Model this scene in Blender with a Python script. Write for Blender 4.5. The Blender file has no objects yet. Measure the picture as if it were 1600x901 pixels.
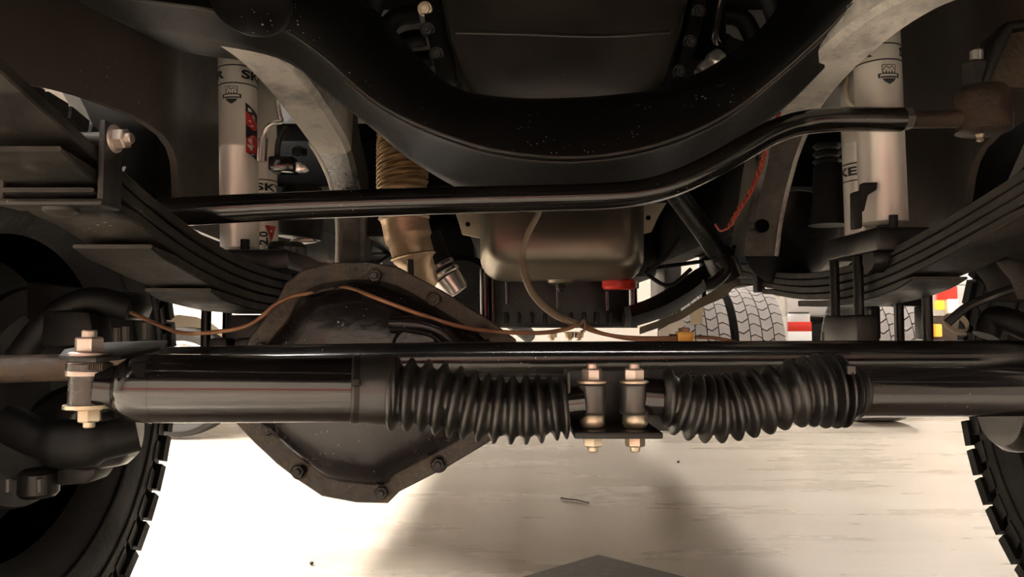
import bpy, bmesh, math, random
from mathutils import Vector, Matrix
random.seed(4)
PI = math.pi
sc = bpy.context.scene
COL = sc.collection

# ------------------------------------------------------------------ camera, world, exposure
F = 1155.0                      # focal length in pixels of the 1600 x 901 frame
CZ = 0.55                       # camera height
PIT = math.atan(60.0 / F)       # camera tilts up a little
cam_d = bpy.data.cameras.new('camera')
cam_d.sensor_width = 36.0
cam_d.lens = 36.0 * F / 1600.0
cam_d.clip_start = 0.02
cam = bpy.data.objects.new('camera', cam_d)
COL.objects.link(cam)
cam.location = (0, 0, CZ)
cam.rotation_euler = (PI / 2 + PIT, 0, 0)
sc.camera = cam
sc.view_settings.view_transform = 'Standard'
sc.view_settings.look = 'None'
sc.view_settings.gamma = 1.0
sc.view_settings.use_curve_mapping = False
sc.view_settings.exposure = 0.0
w = bpy.data.worlds.new('world')
sc.world = w
w.use_nodes = True
w.node_tree.nodes['Background'].inputs[0].default_value = (0.9, 0.85, 0.8, 1)
w.node_tree.nodes['Background'].inputs[1].default_value = 0.02
# unseen ceiling fixtures added to light the floor and truck: (x, y, length x, length y, strength)
LIGHTS = [(-3.5, 1.6, 0.3, 1.5, 620), (-3.3, 4.2, 0.3, 1.5, 560), (3.3, 3.0, 0.3, 1.2, 170), (3.6, 5.6, 0.3, 1.5, 170),
          (-1.3, -1.6, 1.5, 0.3, 350), (1.6, -1.8, 1.5, 0.3, 110), (0.6, 7.6, 1.5, 0.3, 120)]
CEIL = 4.0


def P(px, py, Y):
    """world point at depth Y that the photograph shows at pixel px, py"""
    u = (px - 800.0) / F
    v = (450.5 - py) / F
    dy = math.cos(PIT) - math.sin(PIT) * v
    dz = math.sin(PIT) + math.cos(PIT) * v
    t = Y / dy
    return Vector((u * t, Y, CZ + dz * t))


# ------------------------------------------------------------------ materials
MATS = {}


def mat(name, col, rough=0.5, metal=0.0, dust=None, dust_amt=0.0, dust_scale=9.0, specks=0.0, bump=0.0, bump_scale=60.0,
        coat=0.0, emit=None, emit_s=0.0, rvar=0.0, spec=0.5, stretch=None, lo=0.42, hi=0.68):
    m = bpy.data.materials.new(name)
    m.use_nodes = True
    nt = m.node_tree
    N, L = nt.nodes, nt.links
    b = N['Principled BSDF']
    b.inputs['Base Color'].default_value = (*col, 1)
    b.inputs['Roughness'].default_value = rough
    b.inputs['Metallic'].default_value = metal
    b.inputs['Specular IOR Level'].default_value = spec
    if coat:
        b.inputs['Coat Weight'].default_value = coat
        b.inputs['Coat Roughness'].default_value = 0.12
    if emit:
        b.inputs['Emission Color'].default_value = (*emit, 1)
        b.inputs['Emission Strength'].default_value = emit_s
    tc = N.new('ShaderNodeNewGeometry')
    mp = N.new('ShaderNodeMapping')
    L.new(tc.outputs['Position'], mp.inputs[0])
    if stretch:
        mp.inputs['Scale'].default_value = stretch
    last = None
    if dust:
        n = N.new('ShaderNodeTexNoise')
        n.inputs['Scale'].default_value = dust_scale
        n.inputs['Detail'].default_value = 8
        n.inputs['Roughness'].default_value = 0.68
        L.new(mp.outputs[0], n.inputs['Vector'])
        r = N.new('ShaderNodeValToRGB')
        r.color_ramp.elements[0].position = lo
        r.color_ramp.elements[1].position = hi
        L.new(n.outputs['Fac'], r.inputs[0])
        k = N.new('ShaderNodeMath'); k.operation = 'MULTIPLY'; k.inputs[1].default_value = dust_amt
        L.new(r.outputs[0], k.inputs[0])
        mx = N.new('ShaderNodeMix'); mx.data_type = 'RGBA'
        L.new(k.outputs[0], mx.inputs['Factor'])
        mx.inputs['A'].default_value = (*col, 1)
        mx.inputs['B'].default_value = (*dust, 1)
        last = mx.outputs['Result']
        rr = N.new('ShaderNodeMath'); rr.operation = 'MULTIPLY_ADD'
        rr.inputs[1].default_value = 0.55 if rvar == 0 else rvar
        rr.inputs[2].default_value = rough
        rr.use_clamp = True
        L.new(k.outputs[0], rr.inputs[0])
        L.new(rr.outputs[0], b.inputs['Roughness'])
    if specks:
        v = N.new('ShaderNodeTexVoronoi')
        v.inputs['Scale'].default_value = 130
        L.new(mp.outputs[0], v.inputs['Vector'])
        n2 = N.new('ShaderNodeTexNoise'); n2.inputs['Scale'].default_value = 14; n2.inputs['Detail'].default_value = 3
        L.new(mp.outputs[0], n2.inputs['Vector'])
        th = N.new('ShaderNodeMapRange')
        th.inputs[1].default_value = 0.5; th.inputs[2].default_value = 0.8
        th.inputs[3].default_value = 0.03; th.inputs[4].default_value = 0.03 + 0.25 * specks
        L.new(n2.outputs['Fac'], th.inputs[0])
        lt = N.new('ShaderNodeMath'); lt.operation = 'LESS_THAN'
        L.new(v.outputs['Distance'], lt.inputs[0]); L.new(th.outputs[0], lt.inputs[1])
        k2 = N.new('ShaderNodeMath'); k2.operation = 'MULTIPLY'; k2.inputs[1].default_value = 0.6
        L.new(lt.outputs[0], k2.inputs[0])
        mx2 = N.new('ShaderNodeMix'); mx2.data_type = 'RGBA'
        L.new(k2.outputs[0], mx2.inputs['Factor'])
        if last: L.new(last, mx2.inputs['A'])
        else: mx2.inputs['A'].default_value = (*col, 1)
        mx2.inputs['B'].default_value = (0.55, 0.5, 0.42, 1)
        last = mx2.outputs['Result']
    if last:
        L.new(last, b.inputs['Base Color'])
    if bump:
        n3 = N.new('ShaderNodeTexNoise'); n3.inputs['Scale'].default_value = bump_scale; n3.inputs['Detail'].default_value = 5
        L.new(mp.outputs[0], n3.inputs['Vector'])
        bp = N.new('ShaderNodeBump'); bp.inputs['Strength'].default_value = bump; bp.inputs['Distance'].default_value = 0.004
        L.new(n3.outputs['Fac'], bp.inputs['Height'])
        L.new(bp.outputs[0], b.inputs['Normal'])
    MATS[name] = m
    return m


TAN = (0.30, 0.25, 0.18)
mat('gloss_black', (0.006, 0.0055, 0.0055), 0.13, dust=(0.08, 0.07, 0.055), dust_amt=0.10, specks=0.5, bump=0.03, bump_scale=90, spec=0.8)
mat('shock_black', (0.006, 0.005, 0.0055), 0.10, dust=(0.10, 0.08, 0.07), dust_amt=0.06, specks=0.6, bump=0.015, spec=1.0)
mat('satin_black', (0.006, 0.0056, 0.0052), 0.34, dust=(0.045, 0.038, 0.03), dust_amt=0.15, specks=0.5, bump=0.12, spec=0.4)
mat('frame_black', (0.0045, 0.0042, 0.004), 0.33, dust=(0.02, 0.017, 0.013), dust_amt=0.12, specks=1.0, bump=0.06, bump_scale=40, spec=0.3, rvar=0.2)
mat('flat_black', (0.005, 0.0047, 0.0044), 0.5, dust=(0.02, 0.017, 0.014), dust_amt=0.25, bump=0.2, spec=0.3)
mat('void_black', (0.0025, 0.0025, 0.0025), 0.8, spec=0.1)
mat('spring_grey', (0.011, 0.010, 0.0085), 0.42, dust=(0.062, 0.052, 0.038), dust_amt=0.55, dust_scale=14, specks=0.7, bump=0.2, bump_scale=70, spec=0.4)
mat('spring_dark', (0.010, 0.009, 0.008), 0.45, dust=(0.05, 0.04, 0.03), dust_amt=0.3, bump=0.12, spec=0.4)
mat('leaf_edge', (0.05, 0.047, 0.042), 0.4, dust=(0.12, 0.11, 0.09), dust_amt=0.3)
mat('rail_dust_glare', (0.06, 0.055, 0.05), 0.30, dust=(0.85, 0.81, 0.74), dust_amt=0.95, dust_scale=6, bump=0.35, bump_scale=90, lo=0.28, hi=0.50)  # dust, plus the bright floor's reflection painted near-white over black paint
mat('rubber', (0.008, 0.0078, 0.0074), 0.30, dust=(0.045, 0.037, 0.03), dust_amt=0.22, dust_scale=20, specks=0.6, bump=0.06, spec=0.8)
mat('tyre_rubber', (0.005, 0.005, 0.0048), 0.6, dust=(0.016, 0.014, 0.012), dust_amt=0.5, dust_scale=12, bump=0.25, bump_scale=120, spec=0.3)
mat('tyre_grey', (0.21, 0.19, 0.18), 0.8, dust=(0.30, 0.27, 0.25), dust_amt=0.5, bump=0.2)
mat('tyre_groove', (0.03, 0.027, 0.025), 0.85, bump=0.2)
mat('silver', (0.74, 0.71, 0.65), 0.30, 0.35, dust=(0.52, 0.47, 0.40), dust_amt=0.3, dust_scale=5, stretch=(1, 1, 0.2))
mat('print_black', (0.012, 0.012, 0.012), 0.5)
mat('print_red', (0.42, 0.03, 0.025), 0.45)
mat('zinc', (0.70, 0.62, 0.48), 0.30, 0.9, dust=(0.45, 0.33, 0.18), dust_amt=0.5, dust_scale=60)
mat('pink_zinc', (0.66, 0.56, 0.50), 0.34, 0.85, dust=(0.5, 0.42, 0.35), dust_amt=0.3, dust_scale=60)
mat('bush_grey', (0.045, 0.04, 0.036), 0.26, 0.2, dust=(0.12, 0.10, 0.08), dust_amt=0.2, spec=0.9)
mat('rust', (0.022, 0.014, 0.009), 0.5, dust=(0.075, 0.045, 0.024), dust_amt=0.8, dust_scale=25, bump=0.4, bump_scale=120)
mat('cover_flange', (0.016, 0.013, 0.010), 0.42, dust=(0.16, 0.13, 0.09), dust_amt=0.8, dust_scale=26, specks=0.5, bump=0.5, bump_scale=120, lo=0.40, hi=0.74)
mat('cover_black', (0.008, 0.006, 0.0075), 0.20, dust=(0.05, 0.042, 0.036), dust_amt=0.16, dust_scale=16, specks=0.8, bump=0.18, bump_scale=70)  # slight purple tint paints purplish reflections into the base colour
mat('pan_metal', (0.22, 0.195, 0.155), 0.29, 0.75, dust=(0.17, 0.145, 0.11), dust_amt=0.25, dust_scale=8, bump=0.05, rvar=0.3)
mat('oil_pan', (0.016, 0.013, 0.010), 0.28, dust=(0.05, 0.04, 0.03), dust_amt=0.4, dust_scale=5, specks=0.4, bump=0.05)
mat('exhaust', (0.55, 0.42, 0.29), 0.36, 0.75, dust=(0.30, 0.19, 0.10), dust_amt=0.7, dust_scale=14, bump=0.3, bump_scale=35)
mat('braid', (0.33, 0.22, 0.11), 0.45, 0.6, dust=(0.20, 0.12, 0.05), dust_amt=0.6, dust_scale=25, bump=0.2)
mat('copper', (0.33, 0.17, 0.09), 0.4, 0.4, dust=(0.22, 0.12, 0.07), dust_amt=0.6, dust_scale=40)
mat('hose_tan', (0.26, 0.21, 0.14), 0.3, dust=(0.16, 0.12, 0.08), dust_amt=0.4, dust_scale=30, coat=0.5)
mat('brass', (0.72, 0.42, 0.10), 0.38, 0.5)
mat('red_plastic', (0.62, 0.035, 0.02), 0.35)
mat('wire_red', (0.33, 0.045, 0.02), 0.5)
mat('beige_metal', (0.60, 0.53, 0.40), 0.45, 0.1, dust=(0.45, 0.38, 0.27), dust_amt=0.5)
mat('leg_gloss', (0.012, 0.011, 0.010), 0.22, dust=(0.30, 0.27, 0.23), dust_amt=0.6, dust_scale=9, bump=0.3, bump_scale=90, lo=0.35, hi=0.75)
mat('bright_metal', (0.85, 0.83, 0.8), 0.25, 0.8)
mat('white_paint', (0.82, 0.80, 0.77), 0.3)
mat('cream_paint', (0.86, 0.78, 0.62), 0.35)
mat('silver_paint', (0.62, 0.61, 0.6), 0.3, 0.5)
mat('liner', (0.055, 0.042, 0.035), 0.30, dust=(0.10, 0.08, 0.06), dust_amt=0.3, dust_scale=4, specks=0.9, bump=0.10, bump_scale=22, spec=0.7)
mat('lens_red', (0.75, 0.03, 0.02), 0.2, emit=(1, 0.05, 0.03), emit_s=0.4)
mat('lens_amber', (0.9, 0.35, 0.05), 0.2, emit=(1, 0.35, 0.05), emit_s=0.8)
mat('lens_yellow', (0.9, 0.75, 0.05), 0.2, emit=(1, 0.8, 0.05), emit_s=0.5)
mat('glass_dark', (0.02, 0.022, 0.025), 0.08)
mat('wall_paint', (0.42, 0.38, 0.33), 0.7, bump=0.05)
mat('wall_red', (0.45, 0.04, 0.04), 0.5)
mat('ceiling_paint', (0.30, 0.28, 0.26), 0.8)
mat('mat_grey', (0.13, 0.125, 0.125), 0.7, dust=(0.26, 0.25, 0.24), dust_amt=0.7, dust_scale=55, bump=0.5, bump_scale=200)
mat('lamp', (1, 1, 1), 0.5, emit=(1.0, 0.945, 0.88), emit_s=1)
mat('dark_twig', (0.03, 0.025, 0.02), 0.6)


def floor_material():
    m = bpy.data.materials.new('floor_concrete'); m.use_nodes = True
    N, L = m.node_tree.nodes, m.node_tree.links
    b = N['Principled BSDF']
    g = N.new('ShaderNodeNewGeometry')
    mp = N.new('ShaderNodeMapping'); mp.inputs['Scale'].default_value = (0.35, 1.5, 1)
    L.new(g.outputs['Position'], mp.inputs[0])
    n = N.new('ShaderNodeTexNoise'); n.inputs['Scale'].default_value = 3.2; n.inputs['Detail'].default_value = 9; n.inputs['Roughness'].default_value = 0.62
    L.new(mp.outputs[0], n.inputs['Vector'])
    r = N.new('ShaderNodeValToRGB')
    e = r.color_ramp.elements
    e[0].position = 0.25; e[0].color = (0.37, 0.315, 0.25, 1)
    e[1].position = 0.75; e[1].color = (0.53, 0.48, 0.42, 1)
    x = r.color_ramp.elements.new(0.5); x.color = (0.46, 0.405, 0.335, 1)
    L.new(n.outputs['Fac'], r.inputs[0])
    n2 = N.new('ShaderNodeTexNoise'); n2.inputs['Scale'].default_value = 38; n2.inputs['Detail'].default_value = 4
    L.new(g.outputs['Position'], n2.inputs['Vector'])
    r2 = N.new('ShaderNodeValToRGB')
    r2.color_ramp.elements[0].position = 0.24; r2.color_ramp.elements[0].color = (0.35, 0.3, 0.25, 1)
    r2.color_ramp.elements[1].position = 0.34; r2.color_ramp.elements[1].color = (1, 1, 1, 1)
    L.new(n2.outputs['Fac'], r2.inputs[0])
    mx = N.new('ShaderNodeMix'); mx.data_type = 'RGBA'; mx.blend_type = 'MULTIPLY'
    mx.inputs['Factor'].default_value = 0.35
    L.new(r.outputs[0], mx.inputs['A']); L.new(r2.outputs[0], mx.inputs['B'])
    L.new(mx.outputs['Result'], b.inputs['Base Color'])
    rr = N.new('ShaderNodeMapRange')
    rr.inputs[3].default_value = 0.16; rr.inputs[4].default_value = 0.42
    L.new(n.outputs['Fac'], rr.inputs[0]); L.new(rr.outputs[0], b.inputs['Roughness'])
    bp = N.new('ShaderNodeBump'); bp.inputs['Strength'].default_value = 0.05; bp.inputs['Distance'].default_value = 0.01
    L.new(n.outputs['Fac'], bp.inputs['Height']); L.new(bp.outputs[0], b.inputs['Normal'])
    MATS['floor_concrete'] = m


floor_material()


# ------------------------------------------------------------------ building helpers
def catmull(pts, n=6):
    pts = [Vector(p) for p in pts]
    if len(pts) < 3:
        return pts
    q = [pts[0] * 2 - pts[1]] + pts + [pts[-1] * 2 - pts[-2]]
    out = []
    for i in range(1, len(q) - 2):
        a, b, c, d = q[i - 1], q[i], q[i + 1], q[i + 2]
        for k in range(n):
            t = k / n
            out.append(0.5 * ((2 * b) + (c - a) * t + (2 * a - 5 * b + 4 * c - d) * t * t + (3 * b - a - 3 * c + d) * t ** 3))
    out.append(pts[-1])
    return out


def frame_of(axis):
    a = Vector(axis).normalized()
    h = Vector((0, 0, 1)) if abs(a.z) < 0.9 else Vector((0, 1, 0))
    u = a.cross(h).normalized()
    return a, u, a.cross(u).normalized()


def add_rings(bm, rings, cap=True, close=False):
    vs = [[bm.verts.new(p) for p in r] for r in rings]
    n = len(vs[0])
    for i in range(len(vs) - 1 + (1 if close else 0)):
        a, b = vs[i], vs[(i + 1) % len(vs)]
        for j in range(n):
            k = (j + 1) % n
            bm.faces.new((a[j], a[k], b[k], b[j]))
    if cap and not close:
        bm.faces.new(vs[0][::-1]); bm.faces.new(vs[-1])
    return vs


def add_tube(bm, path, r, seg=12, cap=True):
    path = [Vector(p) for p in path]
    n = len(path)
    rings, u = [], None
    for i, p in enumerate(path):
        t = (path[min(i + 1, n - 1)] - path[max(i - 1, 0)]).normalized()
        if u is None:
            _, u, _ = frame_of(t)
        else:
            u = (u - t * u.dot(t)).normalized()
        v = t.cross(u)
        rad = r[i] if isinstance(r, (list, tuple)) else r
        rings.append([p + (u * math.cos(2 * PI * k / seg) + v * math.sin(2 * PI * k / seg)) * rad for k in range(seg)])
    add_rings(bm, rings, cap)


def add_lathe(bm, prof, origin, axis, seg=24, cap=True, rot=0.0):
    a, u, v = frame_of(axis)
    o = Vector(origin)
    add_rings(bm, [[o + a * t + (u * math.cos(2 * PI * k / seg + rot) + v * math.sin(2 * PI * k / seg + rot)) * max(r, 1e-4)
                    for k in range(seg)] for t, r in prof], cap)


def add_box(bm, lo, hi, bevel=0.0, M=None):
    b2 = bmesh.new()
    bmesh.ops.create_cube(b2, size=1.0)
    for vt in b2.verts:
        vt.co = Vector((lo[i] + (hi[i] - lo[i]) * (vt.co[i] + 0.5) for i in range(3)))
    if bevel:
        bmesh.ops.bevel(b2, geom=list(b2.edges), offset=bevel, segments=2, affect='EDGES', profile=0.5)
    merge(bm, b2, M)


def merge(bm, b2, M=None):
    mp = {}
    for vt in b2.verts:
        mp[vt] = bm.verts.new(M @ vt.co if M else vt.co)
    for f in b2.faces:
        try:
            bm.faces.new([mp[x] for x in f.verts])
        except ValueError:
            pass
    b2.free()


def add_prism(bm, poly, back, bevel=0.0):
    """poly: list of 3-D points (front outline); back: offset vector to the rear face"""
    b2 = bmesh.new()
    back = Vector(back)
    add_rings(b2, [[Vector(p) for p in poly], [Vector(p) + back for p in poly]], True)
    bmesh.ops.recalc_face_normals(b2, faces=list(b2.faces))
    if bevel:
        bmesh.ops.bevel(b2, geom=list(b2.edges), offset=bevel, segments=2, affect='EDGES', profile=0.5)
    merge(bm, b2)


def add_grid(bm, rows):
    vs = [[bm.verts.new(p) for p in r] for r in rows]
    for i in range(len(vs) - 1):
        for j in range(len(vs[0]) - 1):
            bm.faces.new((vs[i][j], vs[i][j + 1], vs[i + 1][j + 1], vs[i + 1][j]))


def solid_grid(bm, rows, off):
    """a sheet with thickness: the grid and the grid moved by off, joined at the rim"""
    off = Vector(off)
    top = [[bm.verts.new(p) for p in r] for r in rows]
    bot = [[bm.verts.new(Vector(p) + off) for p in r] for r in rows]
    R, C = len(rows), len(rows[0])
    for g, fl in ((top, False), (bot, True)):
        for i in range(R - 1):
            for j in range(C - 1):
                q = (g[i][j], g[i][j + 1], g[i + 1][j + 1], g[i + 1][j])
                bm.faces.new(q[::-1] if fl else q)
    rim = [(0, j) for j in range(C)] + [(i, C - 1) for i in range(1, R)] + [(R - 1, j) for j in range(C - 2, -1, -1)] + [(i, 0) for i in range(R - 2, 0, -1)]
    for k in range(len(rim)):
        a, b = rim[k], rim[(k + 1) % len(rim)]
        bm.faces.new((top[a[0]][a[1]], bot[a[0]][a[1]], bot[b[0]][b[1]], top[b[0]][b[1]]))


def BM():
    return bmesh.new()


def root_loc(o):
    p = Vector((0, 0, 0))
    while o:
        p += o.location
        o = o.parent
    return p


def to_mesh(name, bm, m, sharp=38):
    bmesh.ops.recalc_face_normals(bm, faces=list(bm.faces))
    me = bpy.data.meshes.new(name)
    bm.to_mesh(me); bm.free()
    for p in me.polygons:
        p.use_smooth = True
    if sharp:
        me.set_sharp_from_angle(angle=math.radians(sharp))
    me.materials.append(MATS[m])
    return me


def part(name, bm, m, parent, label=None, sharp=38):
    """a part built in world coordinates, hung under its thing or part"""
    me = to_mesh(name, bm, m, sharp)
    me.transform(Matrix.Translation(-root_loc(parent)))
    o = bpy.data.objects.new(name, me); COL.objects.link(o); o.parent = parent
    if label: o['label'] = label
    return o


def place(name, me, M, parent):
    """a shared-mesh piece put at world matrix M under parent"""
    o = bpy.data.objects.new(name, me); COL.objects.link(o); o.parent = parent
    o.matrix_local = Matrix.Translation(-root_loc(parent)) @ M
    return o


def thing(name, label, cat, loc=(0, 0, 0), group=None):
    o = bpy.data.objects.new(name, None); COL.objects.link(o)
    o.empty_display_size = 0.05
    o.location = loc
    o['label'] = label; o['category'] = cat
    if group: o['group'] = group
    return o


def single(name, bm, m, label, cat, group=None, sharp=38):
    me = to_mesh(name, bm, m, sharp)
    lo = [min(v.co[i] for v in me.vertices) for i in range(3)]
    hi = [max(v.co[i] for v in me.vertices) for i in range(3)]
    c = Vector(((lo[0] + hi[0]) / 2, (lo[1] + hi[1]) / 2, lo[2]))
    me.transform(Matrix.Translation(-c))
    o = bpy.data.objects.new(name, me); COL.objects.link(o); o.location = c
    o['label'] = label; o['category'] = cat
    if group: o['group'] = group
    return o


def struct(name, bm, m, label=None):
    o = bpy.data.objects.new(name, to_mesh(name, bm, m)); COL.objects.link(o)
    o['kind'] = 'structure'
    if label: o['label'] = label
    return o


def look_matrix(origin, axis):
    a, u, v = frame_of(axis)
    return Matrix(((u.x, v.x, a.x, origin[0]), (u.y, v.y, a.y, origin[1]), (u.z, v.z, a.z, origin[2]), (0, 0, 0, 1)))


def px_m(n, Y):
    return n * Y / F


# shared bolt meshes, axis +Z, unit = across-corner radius 1
def hex_nut_mesh(name, m, flange=True):
    bm = BM()
    if flange: add_lathe(bm, [(-0.30, 1.35), (-0.10, 1.35), (0.0, 1.2)], (0, 0, 0), (0, 0, 1), 20)
    add_lathe(bm, [(-0.02, 0.95), (0.06, 1.0), (0.95, 1.0), (1.08, 0.88)], (0, 0, 0), (0, 0, 1), 6)
    add_lathe(bm, [(1.0, 0.52), (1.5, 0.52), (1.6, 0.44)], (0, 0, 0), (0, 0, 1), 14)
    return to_mesh(name, bm, m, 30)


NUT_ZINC = hex_nut_mesh('nut_zinc', 'zinc')
NUT_PINK = hex_nut_mesh('nut_pink', 'pink_zinc')
NUT_BLACK = hex_nut_mesh('nut_black', 'satin_black')
NUT_DUSTY = hex_nut_mesh('nut_dusty', 'cover_flange')


def nut(name, me, origin, axis, r, parent, roll=0.0):
    return place(name, me, look_matrix(origin, axis) @ Matrix.Rotation(roll, 4, 'Z') @ Matrix.Scale(r, 4), parent)


def text_mesh(body, size, span=0.165):
    cu = bpy.data.curves.new('lettering', 'FONT')
    cu.body = body; cu.size = size; cu.align_x = 'CENTER'; cu.align_y = 'CENTER'
    cu.resolution_u = 3; cu.offset = size * 0.035
    o = bpy.data.objects.new('lettering', cu)
    COL.objects.link(o)
    bpy.context.view_layer.update()
    me = bpy.data.meshes.new_from_object(o.evaluated_get(bpy.context.evaluated_depsgraph_get()))
    bpy.data.objects.remove(o); bpy.data.curves.remove(cu)
    bm = BM(); bm.from_mesh(me); bpy.data.meshes.remove(me)
    xs = [v.co.x for v in bm.verts]
    if span:
        k = span / (max(xs) - min(xs))
        for v in bm.verts: v.co.x *= k
    return bm


def shape_bm(polys):
    bm = BM()
    for p in polys:
        bm.faces.new([bm.verts.new((x, y, 0)) for x, y in p])
    return bm


def wrap(name, bm, m, base, axis, r, ang, t, parent, bold=0.0, label=None, roll=0.0):
    """flat print wrapped on a cylinder: x runs round it, y along its axis; ang = 0 faces the viewer (-Y), positive to the right"""
    bmesh.ops.triangulate(bm, faces=list(bm.faces))
    bmesh.ops.subdivide_edges(bm, edges=[e for e in bm.edges if e.calc_length() > 0.006], cuts=2)
    a = Vector(axis).normalized()
    f = Vector((0, -1, 0)); f = (f - a * f.dot(a)).normalized()
    s = Vector((1, 0, 0)); s = (s - a * s.dot(a) - f * s.dot(f)).normalized()
    cr, sr = math.cos(roll), math.sin(roll)
    for v in bm.verts:
        x, y = v.co.x * cr - v.co.y * sr, v.co.x * sr + v.co.y * cr
        th = ang + x / r
        v.co = Vector(base) + a * (t + y) + (f * math.cos(th) + s * math.sin(th)) * (r + 0.0009)
    me = bpy.data.meshes.new(name)
    bm.to_mesh(me); bm.free(); me.materials.append(MATS[m])
    me.transform(Matrix.Translation(-root_loc(parent)))
    o = bpy.data.objects.new(name, me); COL.objects.link(o); o.parent = parent
    if label: o['label'] = label
    return o


# ------------------------------------------------------------------ the workshop
RX0, RX1, RY0, RY1 = -5.5, 6.0, -4.5, 9.5
bm = BM(); add_box(bm, (RX0, RY0, -0.1), (RX1, RY1, 0)); struct('floor', bm, 'floor_concrete', 'polished tan concrete workshop floor')
bm = BM(); add_box(bm, (RX0, RY0, CEIL), (RX1, RY1, CEIL + 0.1)); struct('ceiling', bm, 'ceiling_paint')
bm = BM(); add_box(bm, (RX0 - 0.1, RY0, 0), (RX0, RY1, CEIL)); struct('wall_left', bm, 'wall_paint')
bm = BM(); add_box(bm, (RX1, RY0, 0), (RX1 + 0.1, RY1, CEIL)); struct('wall_right', bm, 'wall_paint')
bm = BM(); add_box(bm, (RX0, RY1, 0), (RX1, RY1 + 0.1, CEIL)); struct('wall_back', bm, 'wall_paint')
bm = BM(); add_box(bm, (RX0, RY0 - 0.1, 0), (RX1, RY0, CEIL)); struct('wall_front', bm, 'wall_paint')
bm = BM(); add_box(bm, (RX0, RY0, 0.55), (RX1, RY0 + 0.03, 1.0)); struct('reflected_trim_1', bm, 'wall_red', 'added red band on the front wall, there for its reflection')  # unseen band added to give the stabilizer its red reflection

for i, (x, y, lx, ly, s) in enumerate(LIGHTS):
    where = ['over the left aisle nearest the front wheel', 'over the left aisle farther back', 'over the right aisle beside the truck',
             'over the right aisle near the back wall', 'ahead of the truck on the left', 'ahead of the truck on the right', 'across the back of the workshop'][i]
    t = thing('added_ceiling_light', 'added unseen ceiling light ' + where, 'ceiling light', (x, y, CEIL), 'added ceiling lights')
    bm = BM(); add_box(bm, (x - lx / 2 - 0.03, y - ly / 2 - 0.03, CEIL - 0.07), (x + lx / 2 + 0.03, y + ly / 2 + 0.03, CEIL), 0.01)
    part('housing', bm, 'white_paint', t)
    m = MATS['lamp'].copy(); m.name = 'lamp_%d' % s
    m.node_tree.nodes['Principled BSDF'].inputs['Emission Strength'].default_value = s
    MATS[m.name] = m
    bm = BM(); add_box(bm, (x - lx / 2, y - ly / 2, CEIL - 0.095), (x + lx / 2, y + ly / 2, CEIL - 0.071), 0.006)
    part('diffuser', bm, m.name, t)

# ------------------------------------------------------------------ truck body over the chassis
CX = 0.11            # centre line of the truck
AX = 1.08            # depth of the front axle
t = thing('pickup_truck', 'pickup truck body standing over the chassis parts', 'truck', (CX, 2.4, 0.72))
bm = BM(); add_box(bm, (CX - 0.86, 2.0, 0.93), (CX + 0.86, 5.3, 1.06), 0.01); part('floor_pan', bm, 'void_black', t)
for s in (-1, 1):
    bm = BM()
    x0, x1 = sorted((CX + s * 1.02, CX + s * 0.9))
    add_box(bm, (x0, 1.85, 0.74), (x1, 4.0, 1.10), 0.02)
    add_box(bm, (x0, 4.9, 0.74), (x1, 5.4, 1.10), 0.02)
    part('rocker_panel', bm, 'satin_black', t)
    bm = BM()
    xo = CX + s * 1.04
    arc = [Vector((xo, AX + 0.70 * math.cos(a), 0.48 + 0.70 * math.sin(a))) for a in [math.radians(22) + math.radians(136) * k / 20 for k in range(21)]]
    poly = arc + [Vector((xo, 0.25, 0.74)), Vector((xo, 0.15, 1.45)), Vector((xo, 1.86, 1.5)), Vector((xo, 1.86, 0.74))]
    add_prism(bm, poly, (-s * 0.03, 0, 0)); part('fender', bm, 'satin_black', t)
bm = BM(); add_box(bm, (CX - 1.0, 0.15, 1.42), (CX + 1.0, 2.0, 1.47), 0.01); part('unseen_hood', bm, 'void_black', t)  # out of view, added to keep lamp light off the chassis
bm = BM(); add_box(bm, (CX - 0.86, 2.02, 1.0), (CX + 0.86, 2.06, 1.5)); part('firewall', bm, 'void_black', t)
bm = BM(); add_box(bm, (CX - 1.0, -0.1, 0.86), (CX + 1.0, 0.1, 1.12), 0.03); part('bumper', bm, 'satin_black', t)  # out of view, added to shape the light reaching underneath
bm = BM(); add_box(bm, (CX - 0.9, 0.06, 1.10), (CX + 0.9, 0.12, 1.44), 0.01); part('unseen_grille', bm, 'satin_black', t)  # out of view, added to block direct light from the front lamps
bm = BM(); add_box(bm, (CX - 0.9, 2.0, 1.06), (CX + 0.9, 5.3, 1.9), 0.1); part('cab', bm, 'silver_paint', t)


# inner fender aprons
def apron(xb, s, label):
    rows = []
    for k in range(25):
        a = math.radians(124 - 122 * k / 24)
        row = []
        for q in range(9):
            ad_ = math.degrees(a)
            r0 = 0.435 if ad_ > 60 else 0.35 + 0.085 * max(0.0, ad_ - 15) / 45
            r = r0 + q * 0.085
            y = AX + r * math.cos(a); z = 0.45 + r * math.sin(a)
            z = max(z, 0.745 + 0.002 * (24 - k))
            bul = 0.06 * math.exp(-((y - 1.22) / 0.13) ** 2) - 0.10 * max(0, y - 1.45)
            row.append(Vector((xb - s * bul, y, z)))
        rows.append(row)
    bm = BM(); solid_grid(bm, rows, (s * 0.012, 0, 0))
    return single('fender_apron', bm, 'liner', label, 'fender liner', 'inner fender liners', sharp=60)


apron(CX - 0.745, -1, 'brown black inner fender liner behind the pale shock, left side')
apron(CX + 0.745, 1, 'dusty dark inner fender liner behind the rusty steering joint')


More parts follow.
